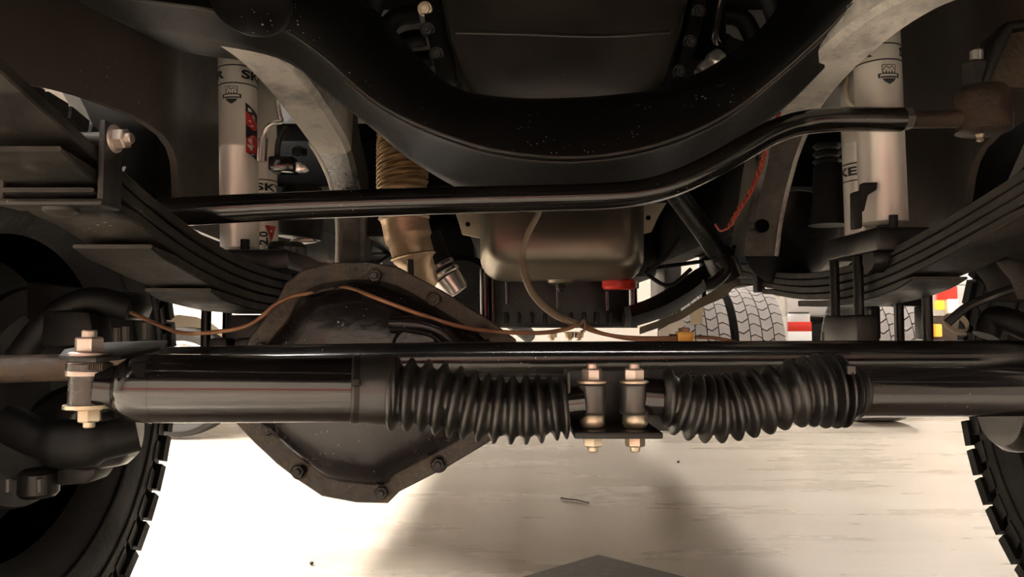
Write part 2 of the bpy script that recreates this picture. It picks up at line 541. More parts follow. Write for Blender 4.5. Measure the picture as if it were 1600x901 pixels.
# ------------------------------------------------------------------ tyres
def tyre_profile(R, W, rim):
    h = W / 2
    return [(-h * 0.78, rim), (-h * 0.93, rim + 0.02), (-h * 1.0, rim + (R - rim) * 0.45), (-h * 0.97, R - 0.05), (-h * 0.86, R - 0.018),
            (-h * 0.6, R - 0.012), (0, R - 0.010), (h * 0.6, R - 0.012), (h * 0.86, R - 0.018), (h * 0.97, R - 0.05), (h * 1.0, rim + (R - rim) * 0.45),
            (h * 0.93, rim + 0.02), (h * 0.78, rim)]


def block_mesh(name, sx, sy, sz, m, skew=0.0):
    bm = BM()
    poly = [(-sx, -sy), (-sx * 0.2, -sy - skew), (sx, -sy + skew), (sx, sy + skew), (-sx * 0.2, sy - skew), (-sx, sy)]
    add_prism(bm, [Vector((x, y, 0)) for x, y in poly], (0, 0, -sz))
    return to_mesh(name, bm, m, 30)


def make_tyre(label, c, R, W, rim, carc, blk, rows, n, shared, group=None, yaw=0.0, shoulder_only=False, wheel='satin_black'):
    t = thing('wheel_assembly', label, 'tyre', (c[0], c[1], c[2] - R), group)
    c = Vector(c)
    ax = Vector((math.cos(yaw), math.sin(yaw), 0))
    bm = BM(); add_lathe(bm, tyre_profile(R, W, rim), c, ax, 96, cap=False)
    part('carcass', bm, carc, t, sharp=45)
    for s in (-1, 1):
        for rr in (rim + (R - rim) * 0.3, rim + (R - rim) * 0.62):
            bm = BM()
            a, u, v = frame_of(ax)
            add_tube(bm, [c + ax * s * W / 2 * 0.985 + (u * math.cos(2 * PI * k / 64) + v * math.sin(2 * PI * k / 64)) * rr for k in range(65)], 0.0035, 6, False)
            part('sidewall_ring', bm, carc, t)
    wm = BM()
    add_lathe(wm, [(-W * 0.39, rim), (-W * 0.42, rim + 0.012), (-W * 0.37, rim - 0.005), (-W * 0.2, rim - 0.03), (W * 0.2, rim - 0.03), (W * 0.2, 0.08), (W * 0.24, 0.02)], c, ax, 64, cap=False)
    part('wheel_rim', wm, wheel, t)
    a, u, v = frame_of(ax)
    base = Matrix(((ax.x, u.x, v.x, c.x), (ax.y, u.y, v.y, c.y), (ax.z, u.z, v.z, c.z), (0, 0, 0, 1)))
    joined = BM() if shoulder_only else None
    for k in range(n):
        for q, (off, me, ph) in enumerate(rows):
            M = base @ Matrix.Rotation(2 * PI * (k + ph) / n, 4, 'X') @ Matrix.Translation((off * W / 2, 0, R))
            if abs(off) > 0.9:
                M = base @ Matrix.Rotation(2 * PI * (k + ph) / n, 4, 'X') @ Matrix.Translation((off * W / 2, 0, R - 0.033)) @ Matrix.Rotation(math.copysign(1.35, off), 4, 'Y')
            if shoulder_only and abs(off) < 0.6:
                b2 = BM(); b2.from_mesh(me); merge(joined, b2, M)
            else:
                place('tread_block', me, M, t)
    if shoulder_only:
        o = part('centre_tread', joined, blk, t, sharp=30); o['kind'] = 'stuff'
    return t


TB_SH = block_mesh('tread_block_shoulder', 0.030, 0.0245, 0.02, 'tyre_rubber', 0.002)
TB_SD = block_mesh('tread_block_side', 0.022, 0.020, 0.010, 'tyre_rubber', 0.0)
TB_CE = block_mesh('tread_block_centre', 0.026, 0.020, 0.02, 'tyre_rubber', 0.008)
RT, WT = 0.45, 0.31
front_rows = [(-0.80, TB_SH, 0), (0.80, TB_SH, 0.5), (-0.42, TB_CE, 0.5), (0.0, TB_CE, 0.1), (0.42, TB_CE, 0.7)]
make_tyre('black mud tyre filling the lower left corner', (CX - 0.80 - WT / 2, AX, RT), RT, WT, 0.235, 'tyre_rubber', 'tyre_rubber',
          front_rows + [(0.955, TB_SD, 0.25)], 48, None, 'front wheels of the truck', 0.0, True)
make_tyre('black mud tyre at the lower right edge', (CX + 0.805 + WT / 2, AX, RT), RT, WT, 0.235, 'tyre_rubber', 'tyre_rubber',
          front_rows + [(-0.955, TB_SD, 0.25)], 48, None, 'front wheels of the truck', 0.0, True)
TG_A = block_mesh('grey_block_a', 0.0295, 0.0285, 0.014, 'tyre_grey', 0.012)
TG_B = block_mesh('grey_block_b', 0.0295, 0.0290, 0.014, 'tyre_grey', -0.010)
grey_rows = [(-0.76, TG_A, 0), (-0.255, TG_B, 0.4), (0.255, TG_A, 0.75), (0.76, TG_B, 0.3)]
for x, Y, lab in ((1.075, 4.45, 'grey dusty all terrain tyre beside the brass fitting'), (1.376, 4.45, 'grey dusty all terrain tyre next to the white reflective tape'),
                  (2.12, 4.4, 'grey dusty tyre seen past the spring clamp bolts')):
    make_tyre(lab, (x, Y, 0.395), 0.395, 0.255, 0.21, 'tyre_groove', 'tyre_grey', grey_rows, 38, None, 'dusty tyres standing behind', 0.0, False, 'silver_paint')

# ------------------------------------------------------------------ parked vehicles behind
t = thing('parked_car', 'cream parked car seen under the left leaf spring', 'car', (-2.6, 3.9, 0))
cy0, cy1 = 3.62, 5.2
prof = [(-4.3, 0.25), (-4.35, 0.7), (-3.9, 0.85), (-3.4, 1.35), (-2.0, 1.38), (-1.5, 0.95), (-1.15, 0.85), (-1.08, 0.5), (-1.1, 0.25)]
arch = [(-1.63 + 0.33 * math.cos(a), 0.28 + 0.33 * math.sin(a)) for a in [PI * k / 12 for k in range(13)]]
low = [(x, max(z, 0.25)) for x, z in arch]
bm = BM(); add_prism(bm, [Vector((x, cy0, z)) for x, z in prof + low], (0, cy1 - cy0, 0)); part('body', bm, 'cream_paint', t)
bm = BM(); add_prism(bm, [Vector((x, cy0 - 0.004, z)) for x, z in [(-3.6, 0.92), (-3.3, 1.28), (-2.05, 1.30), (-1.7, 0.95)]], (0, 0.003, 0)); part('window', bm, 'glass_dark', t)
for wx in (-1.63, -3.7):
    c = Vector((wx, cy0 + 0.09, 0.28))
    bm = BM(); add_lathe(bm, tyre_profile(0.28, 0.18, 0.205), c, (0, 1, 0), 64, cap=False); wt = part('tyre', bm, 'tyre_groove', t)
    bm = BM(); add_lathe(bm, [(-0.065, 0.205), (-0.075, 0.19), (-0.05, 0.18), (0.03, 0.17), (0.03, 0.03), (-0.03, 0.02)], c, (0, 1, 0), 48); part('rim', bm, 'silver_paint', wt)
    for k in range(5):
        a = 2 * PI * k / 5 + 0.3
        bm = BM(); d = Vector((math.cos(a), 0, math.sin(a)))
        add_tube(bm, [c + d * 0.03 + Vector((0, -0.06, 0)), c + d * 0.19 + Vector((0, -0.055, 0))], 0.02, 8); part('spoke', bm, 'silver_paint', wt)

t = thing('parked_trailer', 'white and silver trailer tail with red and white tape and small lamps', 'trailer', (2.7, 5.8, 0))
x0 = P(1262, 500, 5.0).x
bm = BM(); add_box(bm, (x0 - 0.15, 5.0, 0.62), (x0 + 1.5, 5.12, 0.83), 0.02); part('bumper', bm, 'silver_paint', t)
bm = BM(); add_box(bm, (x0 - 0.12, 5.15, 0.84), (x0 + 1.6, 7.5, 2.4), 0.02); part('box', bm, 'white_paint', t)
bm = BM(); add_box(bm, (x0 + 0.05, 5.13, 0.35), (x0 + 1.4, 5.2, 0.62), 0.01); part('underride_panel', bm, 'flat_black', t)
bm = BM(); add_box(bm, (x0 - 0.14, 4.985, 0.40), (x0 + 0.02, 5.0, 0.52), 0.002); part('tape_white', bm, 'white_paint', t)
bm = BM(); add_box(bm, (x0 - 0.14, 4.985, 0.52), (x0 + 0.02, 5.0, 0.585), 0.002); part('tape_red', bm, 'red_plastic', t)
bm = BM(); add_box(bm, (x0 - 0.14, 5.0, 0.38), (x0 + 0.02, 5.1, 0.66), 0.01); part('tape_post', bm, 'silver_paint', t)
for wx in (x0 + 0.5, x0 + 1.3):
    bm = BM(); add_lathe(bm, tyre_profile(0.36, 0.24, 0.2), (wx, 6.5, 0.36), (1, 0, 0), 48, cap=False); part('tyre', bm, 'tyre_groove', t)

for nm, m, (a, b, c2, d) in (('red_lens', 'lens_red', (1466, 446, 1494, 468)), ('yellow_lens', 'lens_yellow', (1464, 469, 1474, 484)),
                             ('white_lens', 'white_paint', (1478, 466, 1496, 490)), ('amber_lens', 'lens_amber', (1460, 506, 1470, 526)), ('amber_lens', 'lens_amber', (1432, 508, 1446, 524))):
    p0, p1 = P(a, d, 4.98), P(c2, b, 4.98)
    bm = BM(); add_box(bm, (p0.x, 4.96, p0.z), (p1.x, 5.01, p1.z), 0.01); part(nm, bm, m, t)
bm = BM(); add_box(bm, (x0 + 0.8, 5.0, 0.44), (x0 + 1.5, 5.1, 0.62), 0.01); part('lamp_panel', bm, 'rust', t)

# ------------------------------------------------------------------ floor objects
ap = P(935, 862, 1.8); ap.z = 0
d1, d2 = Vector((-0.76, -0.65, 0)), Vector((0.73, -0.68, 0))
bm = BM(); add_prism(bm, [q + Vector((0, 0, 0.007)) for q in (ap, ap + d2 * 0.7, ap + (d1 + d2) * 0.7, ap + d1 * 0.7)], (0, 0, -0.007), 0.002)
single('floor_mat', bm, 'mat_grey', 'grey speckled floor mat with its corner at the bottom centre', 'floor mat')
yy = CZ * F / (777 - 510)
pts = [(876, 775), (890, 777), (905, 779), (920, 783)]
path = []
for px, py in pts:
    Y = CZ * F / (py - 510); q = P(px, py, Y); q.z = 0.004; path.append(q)
bm = BM(); add_tube(bm, catmull(path), 0.0022, 6); single('twig', bm, 'dark_twig', 'thin dark twig lying on the bare concrete floor', 'twig')
for px, py in ((487, 875), (1060, 720)):
    Y = CZ * F / (py - 510); q = P(px, py, Y)
    bm = BM(); bmesh.ops.create_icosphere(bm, subdivisions=1, radius=0.006)
    for v in bm.verts: v.co = Vector((v.co.x * random.uniform(0.7, 1.2), v.co.y, v.co.z * 0.8)) + Vector((q.x, q.y, 0.005))
    single('pebble', bm, 'dark_twig', 'dark pebble on the floor near the left tyre' if px < 800 else 'dark speck of grit on the floor below the right bellows', 'pebble', 'grit on the floor')


# ------------------------------------------------------------------ frame rails
def rail(pts, label, side, width=0.078):
    path = catmull([P(*p) for p in pts], 6)
    rings = []
    X = Vector((1, 0, 0))
    n = len(path)
    for i, p in enumerate(path):
        tt = path[min(i + 1, n - 1)] - path[max(i - 1, 0)]
        tt.x = 0; tt.normalize()
        up = X.cross(tt)
        if up.z < 0 and i < n * 0.5: up = -up
        if i >= n * 0.5 and up.dot(prev) < 0: up = -up
        prev = up
        h = 0.13 if i < n * 0.6 else 0.10
        w2 = width / 2
        if i > 22: w2 *= 1 - 0.03 * min(6, i - 22)
        e = 0.009
        rings.append([p - X * (w2 - e), p + X * (w2 - e), p + X * w2 + up * e, p + X * w2 + up * h, p - X * w2 + up * h, p - X * w2 + up * e])
    t = thing('frame_rail', label, 'frame rail', path[n // 2], 'chassis rails')
    bm = BM(); add_rings(bm, rings[:25]); part('beam', bm, 'rail_dust_glare', t, sharp=40)
    bm = BM(); add_rings(bm, rings[24:]); part('drop_bracket', bm, 'leg_gloss', t, sharp=40)
    k = 2 if side > 0 else 5
    bm = BM(); add_tube(bm, [r[k] * 0.75 + r[1 if side > 0 else 0] * 0.25 for r in rings[23:]], 0.006, 10); part('bracket_edge', bm, 'rail_dust_glare', t)  # bright tube paints the lit outer edge of the bracket
    return t, path


tl, pl = rail([(326, 50, 1.03), (372, 69, 1.04), (424, 110, 1.10), (477, 174, 1.25), (520, 240, 1.47), (540, 300, 1.62), (547, 350, 1.68), (547, 412, 1.70)],
              'dusty chassis rail with painted floor glare curving down beside the left shock', -1)
tr, pr = rail([(1500, -14, 0.88), (1428, 12, 0.94), (1352, 62, 1.0), (1280, 132, 1.14), (1236, 198, 1.30), (1212, 280, 1.42), (1198, 340, 1.44), (1190, 400, 1.45)],
              'dusty chassis rail with painted floor glare curving down beside the right shock', 1)
for t, px, py, Y in ((tl, 543, 371, 1.70), (tr, 1190, 353, 1.44)):
    bm = BM(); add_lathe(bm, [(-0.006, 0.013), (0.004, 0.013), (0.004, 0.009), (-0.006, 0.009)], P(px, py, Y - 0.004), (0, 1, 0.05), 20, cap=False)
    add_lathe(bm, [(0.0, 0.0095), (0.002, 0.0095)], P(px, py, Y - 0.006), (0, 1, 0.05), 20)
    part('mount_hole', bm, 'void_black', t)

for t, x in ((tl, CX - 0.44), (tr, CX + 0.42)):
    bm = BM(); add_box(bm, (x - 0.035, 1.72 if x < 0 else 1.5, 0.76), (x + 0.035, 5.3, 0.915), 0.006); part('rear_beam', bm, 'flat_black', t)
# ------------------------------------------------------------------ front crossmember
U_ = [(-60, -150, 0.92), (150, -120, 0.95), (330, -90, 1.0), (480, -50, 1.05), (570, 5, 1.1), (640, 82, 1.14), (700, 132, 1.16), (770, 150, 1.17), (860, 154, 1.17), (980, 146, 1.17),
      (1062, 132, 1.16), (1150, 92, 1.13), (1225, 35, 1.09), (1290, -40, 1.05), (1400, -110, 1.0), (1560, -150, 0.95)]
R_ = [(60, -40, 0.85), (190, -5, 0.88), (330, 15, 0.93), (430, 42, 0.98), (500, 85, 1.02), (600, 168, 1.06), (740, 226, 1.08), (860, 245, 1.08), (960, 240, 1.08), (1050, 218, 1.07),
      (1140, 176, 1.06), (1215, 118, 1.04), (1285, 55, 1.01), (1340, 0, 0.98), (1400, -40, 0.95), (1560, -70, 0.9)]
L_ = [(90, -15, 0.92), (210, 40, 0.95), (330, 60, 1.0), (440, 90, 1.05), (500, 135, 1.1), (575, 195, 1.14), (650, 255, 1.16), (740, 300, 1.17), (860, 312, 1.17), (960, 308, 1.17), (1060, 280, 1.16),
      (1140, 228, 1.14), (1215, 178, 1.12), (1290, 105, 1.08), (1350, 38, 1.04), (1420, -10, 1.0), ]
t = thing('engine_crossmember', 'wide black U-shaped engine crossmember sweeping across the top', 'crossmember', P(860, 312, 1.17))


def strip(c):
    return catmull([P(*p) for p in c], 5)


u_, r_, l_ = strip(U_), strip(R_), strip(L_)
n = len(u_)
rows = [[], [], [], [], [], []]
for a, b in zip(u_, r_):
    mid = a.lerp(b, 0.45) + Vector((0, -0.028, 0))
    rows[0].append(a + Vector((0, 0.10, 0.03))); rows[1].append(a); rows[2].append(a.lerp(b, 0.12) + Vector((0, -0.018, 0)))
    rows[3].append(mid); rows[4].append(a.lerp(b, 0.85) + Vector((0, -0.012, 0))); rows[5].append(b)
bm = BM(); solid_grid(bm, rows, (0, 0.012, 0.004)); part('front_channel', bm, 'frame_black', t, sharp=50)
rows = [[], [], [], []]
for b, c in zip(r_, l_):
    rows[0].append(b + Vector((0, 0.004, 0))); rows[1].append(b.lerp(c, 0.2) + Vector((0, 0.02, 0))); rows[2].append(b.lerp(c, 0.9) + Vector((0, 0.0, 0))); rows[3].append(c + Vector((0, 0.004, 0)))
bm = BM(); solid_grid(bm, rows, (0, 0.14, 0.02)); part('lower_channel', bm, 'flat_black', t, sharp=50)
bm = BM(); add_tube(bm, r_, 0.0026, 6); part('weld_lip', bm, 'spring_grey', t)
lip = [p.lerp(q, 0.10) + Vector((0, 0.006, 0)) for p, q in zip(r_, l_)][22:62]
bm = BM(); add_tube(bm, lip, 0.0022, 6); part('weld_bead', bm, 'spring_grey', t)
bm = BM(); add_lathe(bm, [(-0.004, 0.05), (0.004, 0.05), (0.008, 0.044)], P(392, 2, 0.90), (0, -0.5, -0.8), 32); part('access_cap', bm, 'frame_black', t)

# ------------------------------------------------------------------ engine and oil pan
t = thing('engine', 'black engine block above the crossmember', 'engine', (0.12, 1.8, 1.0))
bm = BM(); add_box(bm, (-0.16, 1.46, 1.08), (0.44, 2.0, 1.4), 0.03); part('block', bm, 'void_black', t)
for sx, r0 in ((-1, -0.20), (1, 0.44)):
    for k in range(4):
        bm = BM()
        y = 1.42 + k * 0.13
        add_tube(bm, catmull([(r0, y, 1.22), (r0 + sx * 0.06, y, 1.20), (r0 + sx * 0.10, y + 0.03, 1.10), (r0 + sx * 0.10, y + 0.12, 1.02)]), 0.02, 10)
        part('exhaust_runner', bm, 'flat_black', t)
bm = BM(); add_tube(bm, catmull([P(520, 10, 1.4), P(560, 50, 1.42), P(590, 80, 1.45), P(640, 95, 1.5)]), 0.012, 10); part('coolant_hose', bm, 'satin_black', t)
bm = BM(); add_tube(bm, catmull([P(1128, -10, 1.3), P(1122, 20, 1.32), P(1116, 55, 1.35), P(1122, 66, 1.38), P(1140, 62, 1.42)]), 0.008, 10); part('coolant_pipe', bm, 'gloss_black', t)
bm = BM(); add_prism(bm, [P(612, 88, 1.3), P(640, 82, 1.3), P(652, 108, 1.3), P(630, 118, 1.3)], (0, 0.03, 0), 0.003); part('bracket', bm, 'spring_grey', t)
bm = BM(); add_prism(bm, [P(1140, 55, 1.3), P(1180, 70, 1.3), P(1170, 100, 1.3), P(1132, 92, 1.3)], (0, 0.02, 0), 0.003); part('bracket', bm, 'flat_black', t)

t = thing('oil_pan', 'dark brown black oil pan at the top centre above the crossmember', 'oil pan', P(880, 175, 1.38))
front = [(684, -40), (700, 60), (722, 130), (738, 160), (800, 172), (960, 168), (1024, 155), (1042, 128), (1064, 50), (1082, -40)]
Yp = 1.36
mid_o = [P(x, y, Yp) for x, y in front]
cpt = P(880, 40, Yp)
rings = [[q.lerp(cpt, 0.10) + Vector((0, -0.022, 0)) for q in mid_o], [q.lerp(cpt, 0.03) + Vector((0, -0.016, 0)) for q in mid_o], mid_o, [q + Vector((0, 0.02, 0)) for q in mid_o], [q + Vector((0, 0.42, 0.05)) for q in mid_o]]
bm = BM(); add_rings(bm, rings); part('pan_body', bm, 'oil_pan', t, sharp=30)
bm = BM(); add_tube(bm, catmull([P(712, 52, Yp - 0.016), P(800, 54, Yp - 0.016), P(940, 58, Yp - 0.016), P(1046, 52, Yp - 0.016)]), 0.007, 12); part('stamped_rib', bm, 'oil_pan', t)
for side, ps in ((0, [(656, -20), (668, 60), (682, 120), (700, 140), (716, 130), (702, 60), (688, -20)]), (1, [(1068, 128), (1050, 138), (1064, 80), (1084, 0), (1104, 0), (1086, 80)])):
    bm = BM(); add_prism(bm, [P(x, y, Yp + 0.03) for x, y in ps], (0, 0.02, 0), 0.003); part('pan_flange', bm, 'satin_black', t)
for x, y in ((664, 14), (668, 46), (682, 84), (1092, 18), (1078, 66), (1062, 112)):
    nut('flange_bolt', NUT_BLACK if x != 664 else NUT_ZINC, P(x, y, Yp + 0.028), (0, -1, -0.3), 0.011, t)

t = thing('bright_gap_stand_in', 'added bright metal standing in for a light gap right of the oil pan', 'fitting', P(1108, 125, 1.5))  # bright metal standing in for the light opening behind the engine
for nm, a, b, r in (('cap', (1112, 102), (1126, 92), 0.021), ('collar', (1098, 113), (1110, 104), 0.017), ('spigot', (1090, 118), (1098, 113), 0.012)):
    bm = BM(); p0, p1 = P(*a, 1.3), P(*b, 1.3)
    add_lathe(bm, [(0, r * 0.9), (0.004, r), ((p1 - p0).length, r), ((p1 - p0).length + 0.004, r * 0.85)], p0, p1 - p0, 20); part(nm, bm, 'bright_metal', t)

# ------------------------------------------------------------------ transmission, pan and transfer case
t = thing('transmission', 'black transmission case with ribbed lower housing behind the pan', 'transmission', (0.12, 2.2, 0.6))
bm = BM(); add_box(bm, (-0.10, 1.78, 0.84), (0.33, 2.7, 1.08), 0.03); part('case', bm, 'flat_black', t)
p0, p1 = P(752, 512, 1.95), P(985, 432, 1.95)
bm = BM(); add_box(bm, (p0.x, 1.95, p0.z), (p1.x, 2.3, p1.z + 0.15), 0.015); part('lower_housing', bm, 'satin_black', t)
for k in range(11):
    x = p0.x + 0.03 + k * (p1.x - p0.x - 0.05) / 10
    bm = BM(); add_box(bm, (x - 0.005, 1.93, p0.z + 0.01), (x + 0.005, 1.955, p0.z + 0.04), 0.003); part('rib', bm, 'flat_black', t)
for x, y0, y1, r in ((757, 420, 512, 0.013), (769, 432, 514, 0.007), (792, 440, 475, 0.004), (990, 440, 512, 0.009), (948, 455, 485, 0.004), (871, 452, 482, 0.004)):
    bm = BM(); add_tube(bm, [P(x, y0, 1.9), P(x + 1, y1, 1.9)], r, 12); part('vertical_rod', bm, 'gloss_black', t)
p0, p1 = P(862, 536, 1.86), P(905, 512, 1.86)
for x in (863, 890, 905):
    nut('lower_bolt', NUT_ZINC, P(x, 520, 1.94), (0, 0, -1), 0.012, t)

t = thing('transmission_pan', 'satin metal transmission fluid pan with rounded corners in the centre', 'transmission pan', P(876, 440, 1.75))


def rrect(x0, x1, y0, y1, rad, Y, taper=0.0):
    out = []
    for cx, cy, a0 in ((x1 - rad, y0 + rad, -90), (x1 - rad, y1 - rad, 0), (x0 + rad, y1 - rad, 90), (x0 + rad, y0 + rad, 180)):
        for k in range(6):
            a = math.radians(a0 + 90 * k / 5)
            out.append((cx + rad * math.cos(a), cy + rad * math.sin(a)))
    return [P(x, y, Y) for x, y in out]


bm = BM()
add_rings(bm, [rrect(774, 984, 290, 402, 24, 1.735), rrect(764, 994, 288, 412, 28, 1.742), rrect(757, 1000, 285, 418, 30, 1.757), rrect(750, 1006, 285, 436, 34, 1.80),
               rrect(752, 1004, 285, 440, 34, 1.90), rrect(760, 1000, 285, 436, 34, 2.2)])
part('pan_body', bm, 'pan_metal', t, sharp=50)
for poly, hole in (([(706, 318), (752, 322), (752, 372), (722, 366), (716, 345)], (731, 350)), ([(1002, 318), (1042, 316), (1028, 340), (1018, 362), (1002, 366)], (1013, 340))):
    bm = BM(); add_prism(bm, [P(x, y, 1.83) for x, y in poly], (0, 0.012, 0), 0.002); e = part('mounting_ear', bm, 'beige_metal', t)
    bm = BM(); add_lathe(bm, [(0, 0.006), (0.002, 0.006)], P(*hole, 1.826), (0, 1, 0), 16); part('ear_hole', bm, 'void_black', e)
bm = BM(); add_lathe(bm, [(0, 0.036), (0.008, 0.034), (0.011, 0.026)], P(876, 437, 1.84), (0, 0, -1), 28); part('drain_boss', bm, 'pan_metal', t)
nut('drain_plug', NUT_BLACK, P(876, 443, 1.83), (0, 0, -1), 0.013, t)
bm = BM(); c = P(967, 436, 1.86); add_lathe(bm, [(0, 0.036), (0.006, 0.043), (0.020, 0.043), (0.026, 0.038), (0.027, 0.02)], c, (0, 0, -1), 32)
single('red_plug', bm, 'red_plastic', 'round red plastic plug under the transmission pan', 'plug')

t = thing('dark_filler_case', 'added black case and driveshaft keeping the gap dark left of the transmission pan', 'transfer case', (-0.25, 2.5, 0.58))  # dark bulk added to black out the background left of the pan
bm = BM(); add_lathe(bm, [(0, 0.12), (0.02, 0.15), (0.20, 0.15), (0.26, 0.10), (0.40, 0.07)], (-0.27, 2.35, 0.78), (0, 1, 0), 28); part('housing', bm, 'flat_black', t)
bm = BM(); add_lathe(bm, [(0, 0.10), (0.02, 0.12), (0.20, 0.12), (0.26, 0.08)], (-0.16, 2.32, 0.66), (0, 1, 0), 28); part('lower_housing', bm, 'flat_black', t)
bm = BM(); add_tube(bm, [(-0.25, 2.7, 0.78), (0.1, 4.6, 0.5)], 0.045, 20); part('driveshaft', bm, 'flat_black', t)
t = thing('dark_filler_tank', 'added black tank shape keeping the background dark on the right', 'fuel tank', (0.6, 3.0, 0.70))  # dark bulk added to block the bright background right of the pan
bm = BM(); add_box(bm, (0.30, 2.45, 0.71), (0.49, 3.9, 0.93), 0.03); part('tank', bm, 'flat_black', t)
bm = BM(); add_box(bm, (0.29, 2.9, 0.70), (0.50, 2.94, 0.94), 0.004); part('strap', bm, 'satin_black', t)
# black crossmember arm right of the pan
t = thing('transmission_crossmember', 'black bent transmission crossmember arm right of the red plug', 'crossmember', P(1060, 490, 1.75))
a_ = catmull([P(*q, 1.8) for q in ((985, 478), (1030, 462), (1075, 436), (1110, 412), (1150, 398), (1185, 396))], 5)
b_ = catmull([P(*q, 1.8) for q in ((985, 512), (1030, 498), (1070, 478), (1105, 452), (1140, 430), (1185, 432))], 5)
bm = BM(); solid_grid(bm, [[p + Vector((0, 0.012, 0)) for p in a_], [p.lerp(q, 0.5) + Vector((0, -0.02, 0)) for p, q in zip(a_, b_)], b_], (0, 0.10, 0)); part('arm', bm, 'flat_black', t, sharp=60)
bm = BM(); add_tube(bm, catmull([P(1007, 428, 1.75), P(1040, 400, 1.75), P(1062, 370, 1.75)]), 0.006, 8); part('vent_line', bm, 'satin_black', t)
bm = BM(); add_tube(bm, catmull([P(1005, 425, 1.78), P(1045, 446, 1.78), P(1080, 420, 1.78)]), 0.005, 8); part('vent_line', bm, 'flat_black', t)
bm = BM(); add_tube(bm, [P(1010, 420, 1.82), P(1120, 405, 1.82)], 0.005, 8); part('vent_line', bm, 'flat_black', t)

t = thing('steering_shaft', 'slanting dark tube dropping right of the transmission pan', 'shaft', P(1130, 410, 1.5))
bm = BM(); add_tube(bm, [P(1040, 280, 1.36), P(1068, 318, 1.42), P(1100, 362, 1.5), P(1124, 400, 1.55)], 0.021, 18); part('tube', bm, 'frame_black', t)
bm = BM(); add_lathe(bm, [(0, 0.03), (0.03, 0.034), (0.06, 0.03)], P(1120, 395, 1.55), (0.6, 0.3, -1), 20); part('joint', bm, 'satin_black', t)
bm = BM(); add_tube(bm, catmull([P(1125, 405, 1.5), P(1135, 420, 1.5), P(1118, 440, 1.5), P(1100, 445, 1.5)]), 0.012, 10); part('clamp', bm, 'flat_black', t)

# heat shield pieces behind
t = thing('heat_shield', 'crumpled beige heat shield edge above the dusty grey tyres', 'heat shield', P(1090, 530, 2.3))
a_ = catmull([P(*q, 2.3) for q in ((1000, 512), (1055, 492), (1090, 470), (1120, 452), (1142, 434), (1182, 438))], 4)
b_ = catmull([P(*q, 2.25) for q in ((1000, 522), (1062, 500), (1092, 482), (1132, 464), (1150, 448), (1182, 446))], 4)
bm = BM(); solid_grid(bm, [a_, b_], (0, 0.01, 0.002)); part('edge_strip', bm, 'beige_metal', t)
bm = BM(); add_prism(bm, [P(x, y, 2.35) for x, y in ((1078, 480), (1100, 470), (1098, 505), (1080, 508))], (0, 0.01, 0), 0.002); part('tab', bm, 'beige_metal', t)
bm = BM(); add_prism(bm, [P(x, y, 2.32) for x, y in ((1030, 516), (1064, 495), (1072, 506), (1044, 530), (1030, 532))], (0, 0.008, 0), 0.002); part('flange', bm, 'white_paint', t)
q = P(1100, 470, 2.31); bm = BM(); add_box(bm, (q.x - 0.006, 2.305, q.z - 0.01), (q.x + 0.006, 2.32, 0.935), 0.001); part('hanger', bm, 'flat_black', t)

# ------------------------------------------------------------------ exhaust
t = thing('exhaust_pipe', 'tarnished brassy exhaust downpipe with braided flex section', 'exhaust pipe', P(650, 430, 1.5))
path = [P(625, 190, 1.5), P(628, 220, 1.5), P(630, 260, 1.5), P(630, 300, 1.5)]
bm = BM()
pp = catmull(path, 14); rr = [0.049 + 0.0022 * math.sin(k * 1.6) for k in range(len(pp))]
add_tube(bm, pp, rr, 36); fx = part('flex_section', bm, 'braid', t, sharp=80)
for k in range(13):
    y = 214 + k * 6.5
    c0, rad = P(629, y, 1.5), 0.0515
    bm = BM(); add_tube(bm, [c0 + Vector((rad * math.sin(a), -rad * math.cos(a), 0.012 * math.sin(a * 1.0 + 0.4))) for a in [-1.6 + 3.2 * q / 16 for q in range(17)]], 0.0022, 5)
    part('braid_ring', bm, 'braid', fx)
bm = BM(); add_tube(bm, catmull([P(630, 296, 1.5), P(631, 330, 1.5), P(636, 362, 1.5), P(644, 392, 1.5), P(652, 420, 1.52), P(660, 440, 1.55)], 6), [0.05] * 9 + [0.048] * 6 + [0.043] * 6 + [0.037] * 5 + [0.034] * 5, 36); part('pipe', bm, 'exhaust', t, sharp=80)
bm = BM(); add_lathe(bm, [(0, 0.049), (0.004, 0.053), (0.008, 0.049)], P(631, 338, 1.5), (0.05, 0, -1), 36, cap=False); part('weld_ring', bm, 'exhaust', t)
bm = BM(); add_lathe(bm, [(0, 0.043), (0.003, 0.0465), (0.006, 0.043)], P(645, 398, 1.5), (0.2, 0, -1), 36, cap=False); part('weld_ring', bm, 'exhaust', t)
bm = BM(); add_tube(bm, catmull([P(668, 366, 1.62), P(678, 395, 1.62), P(690, 420, 1.62), P(712, 452, 1.64)]), 0.03, 28); el = part('elbow', bm, 'flat_black', t)
bm = BM(); add_lathe(bm, [(0, 0.033), (0.003, 0.036), (0.009, 0.036), (0.012, 0.032)], P(684, 414, 1.62), (0.5, 0, -0.8), 28); part('clamp_band', bm, 'bright_metal', el)
bm = BM(); add_lathe(bm, [(0, 0.033), (0.003, 0.036), (0.009, 0.036), (0.012, 0.032)], P(692, 425, 1.62), (0.5, 0, -0.8), 28); part('clamp_band', bm, 'bright_metal', el)
bm = BM(); add_lathe(bm, [(0, 0.032), (0.04, 0.026)], P(698, 434, 1.62), (0.55, 0, -0.8), 28); part('cone', bm, 'bright_metal', el)
bm = BM(); add_tube(bm, [P(641, 405, 1.42), P(642, 440, 1.42)], 0.0065, 10); part('stud', bm, 'satin_black', t)

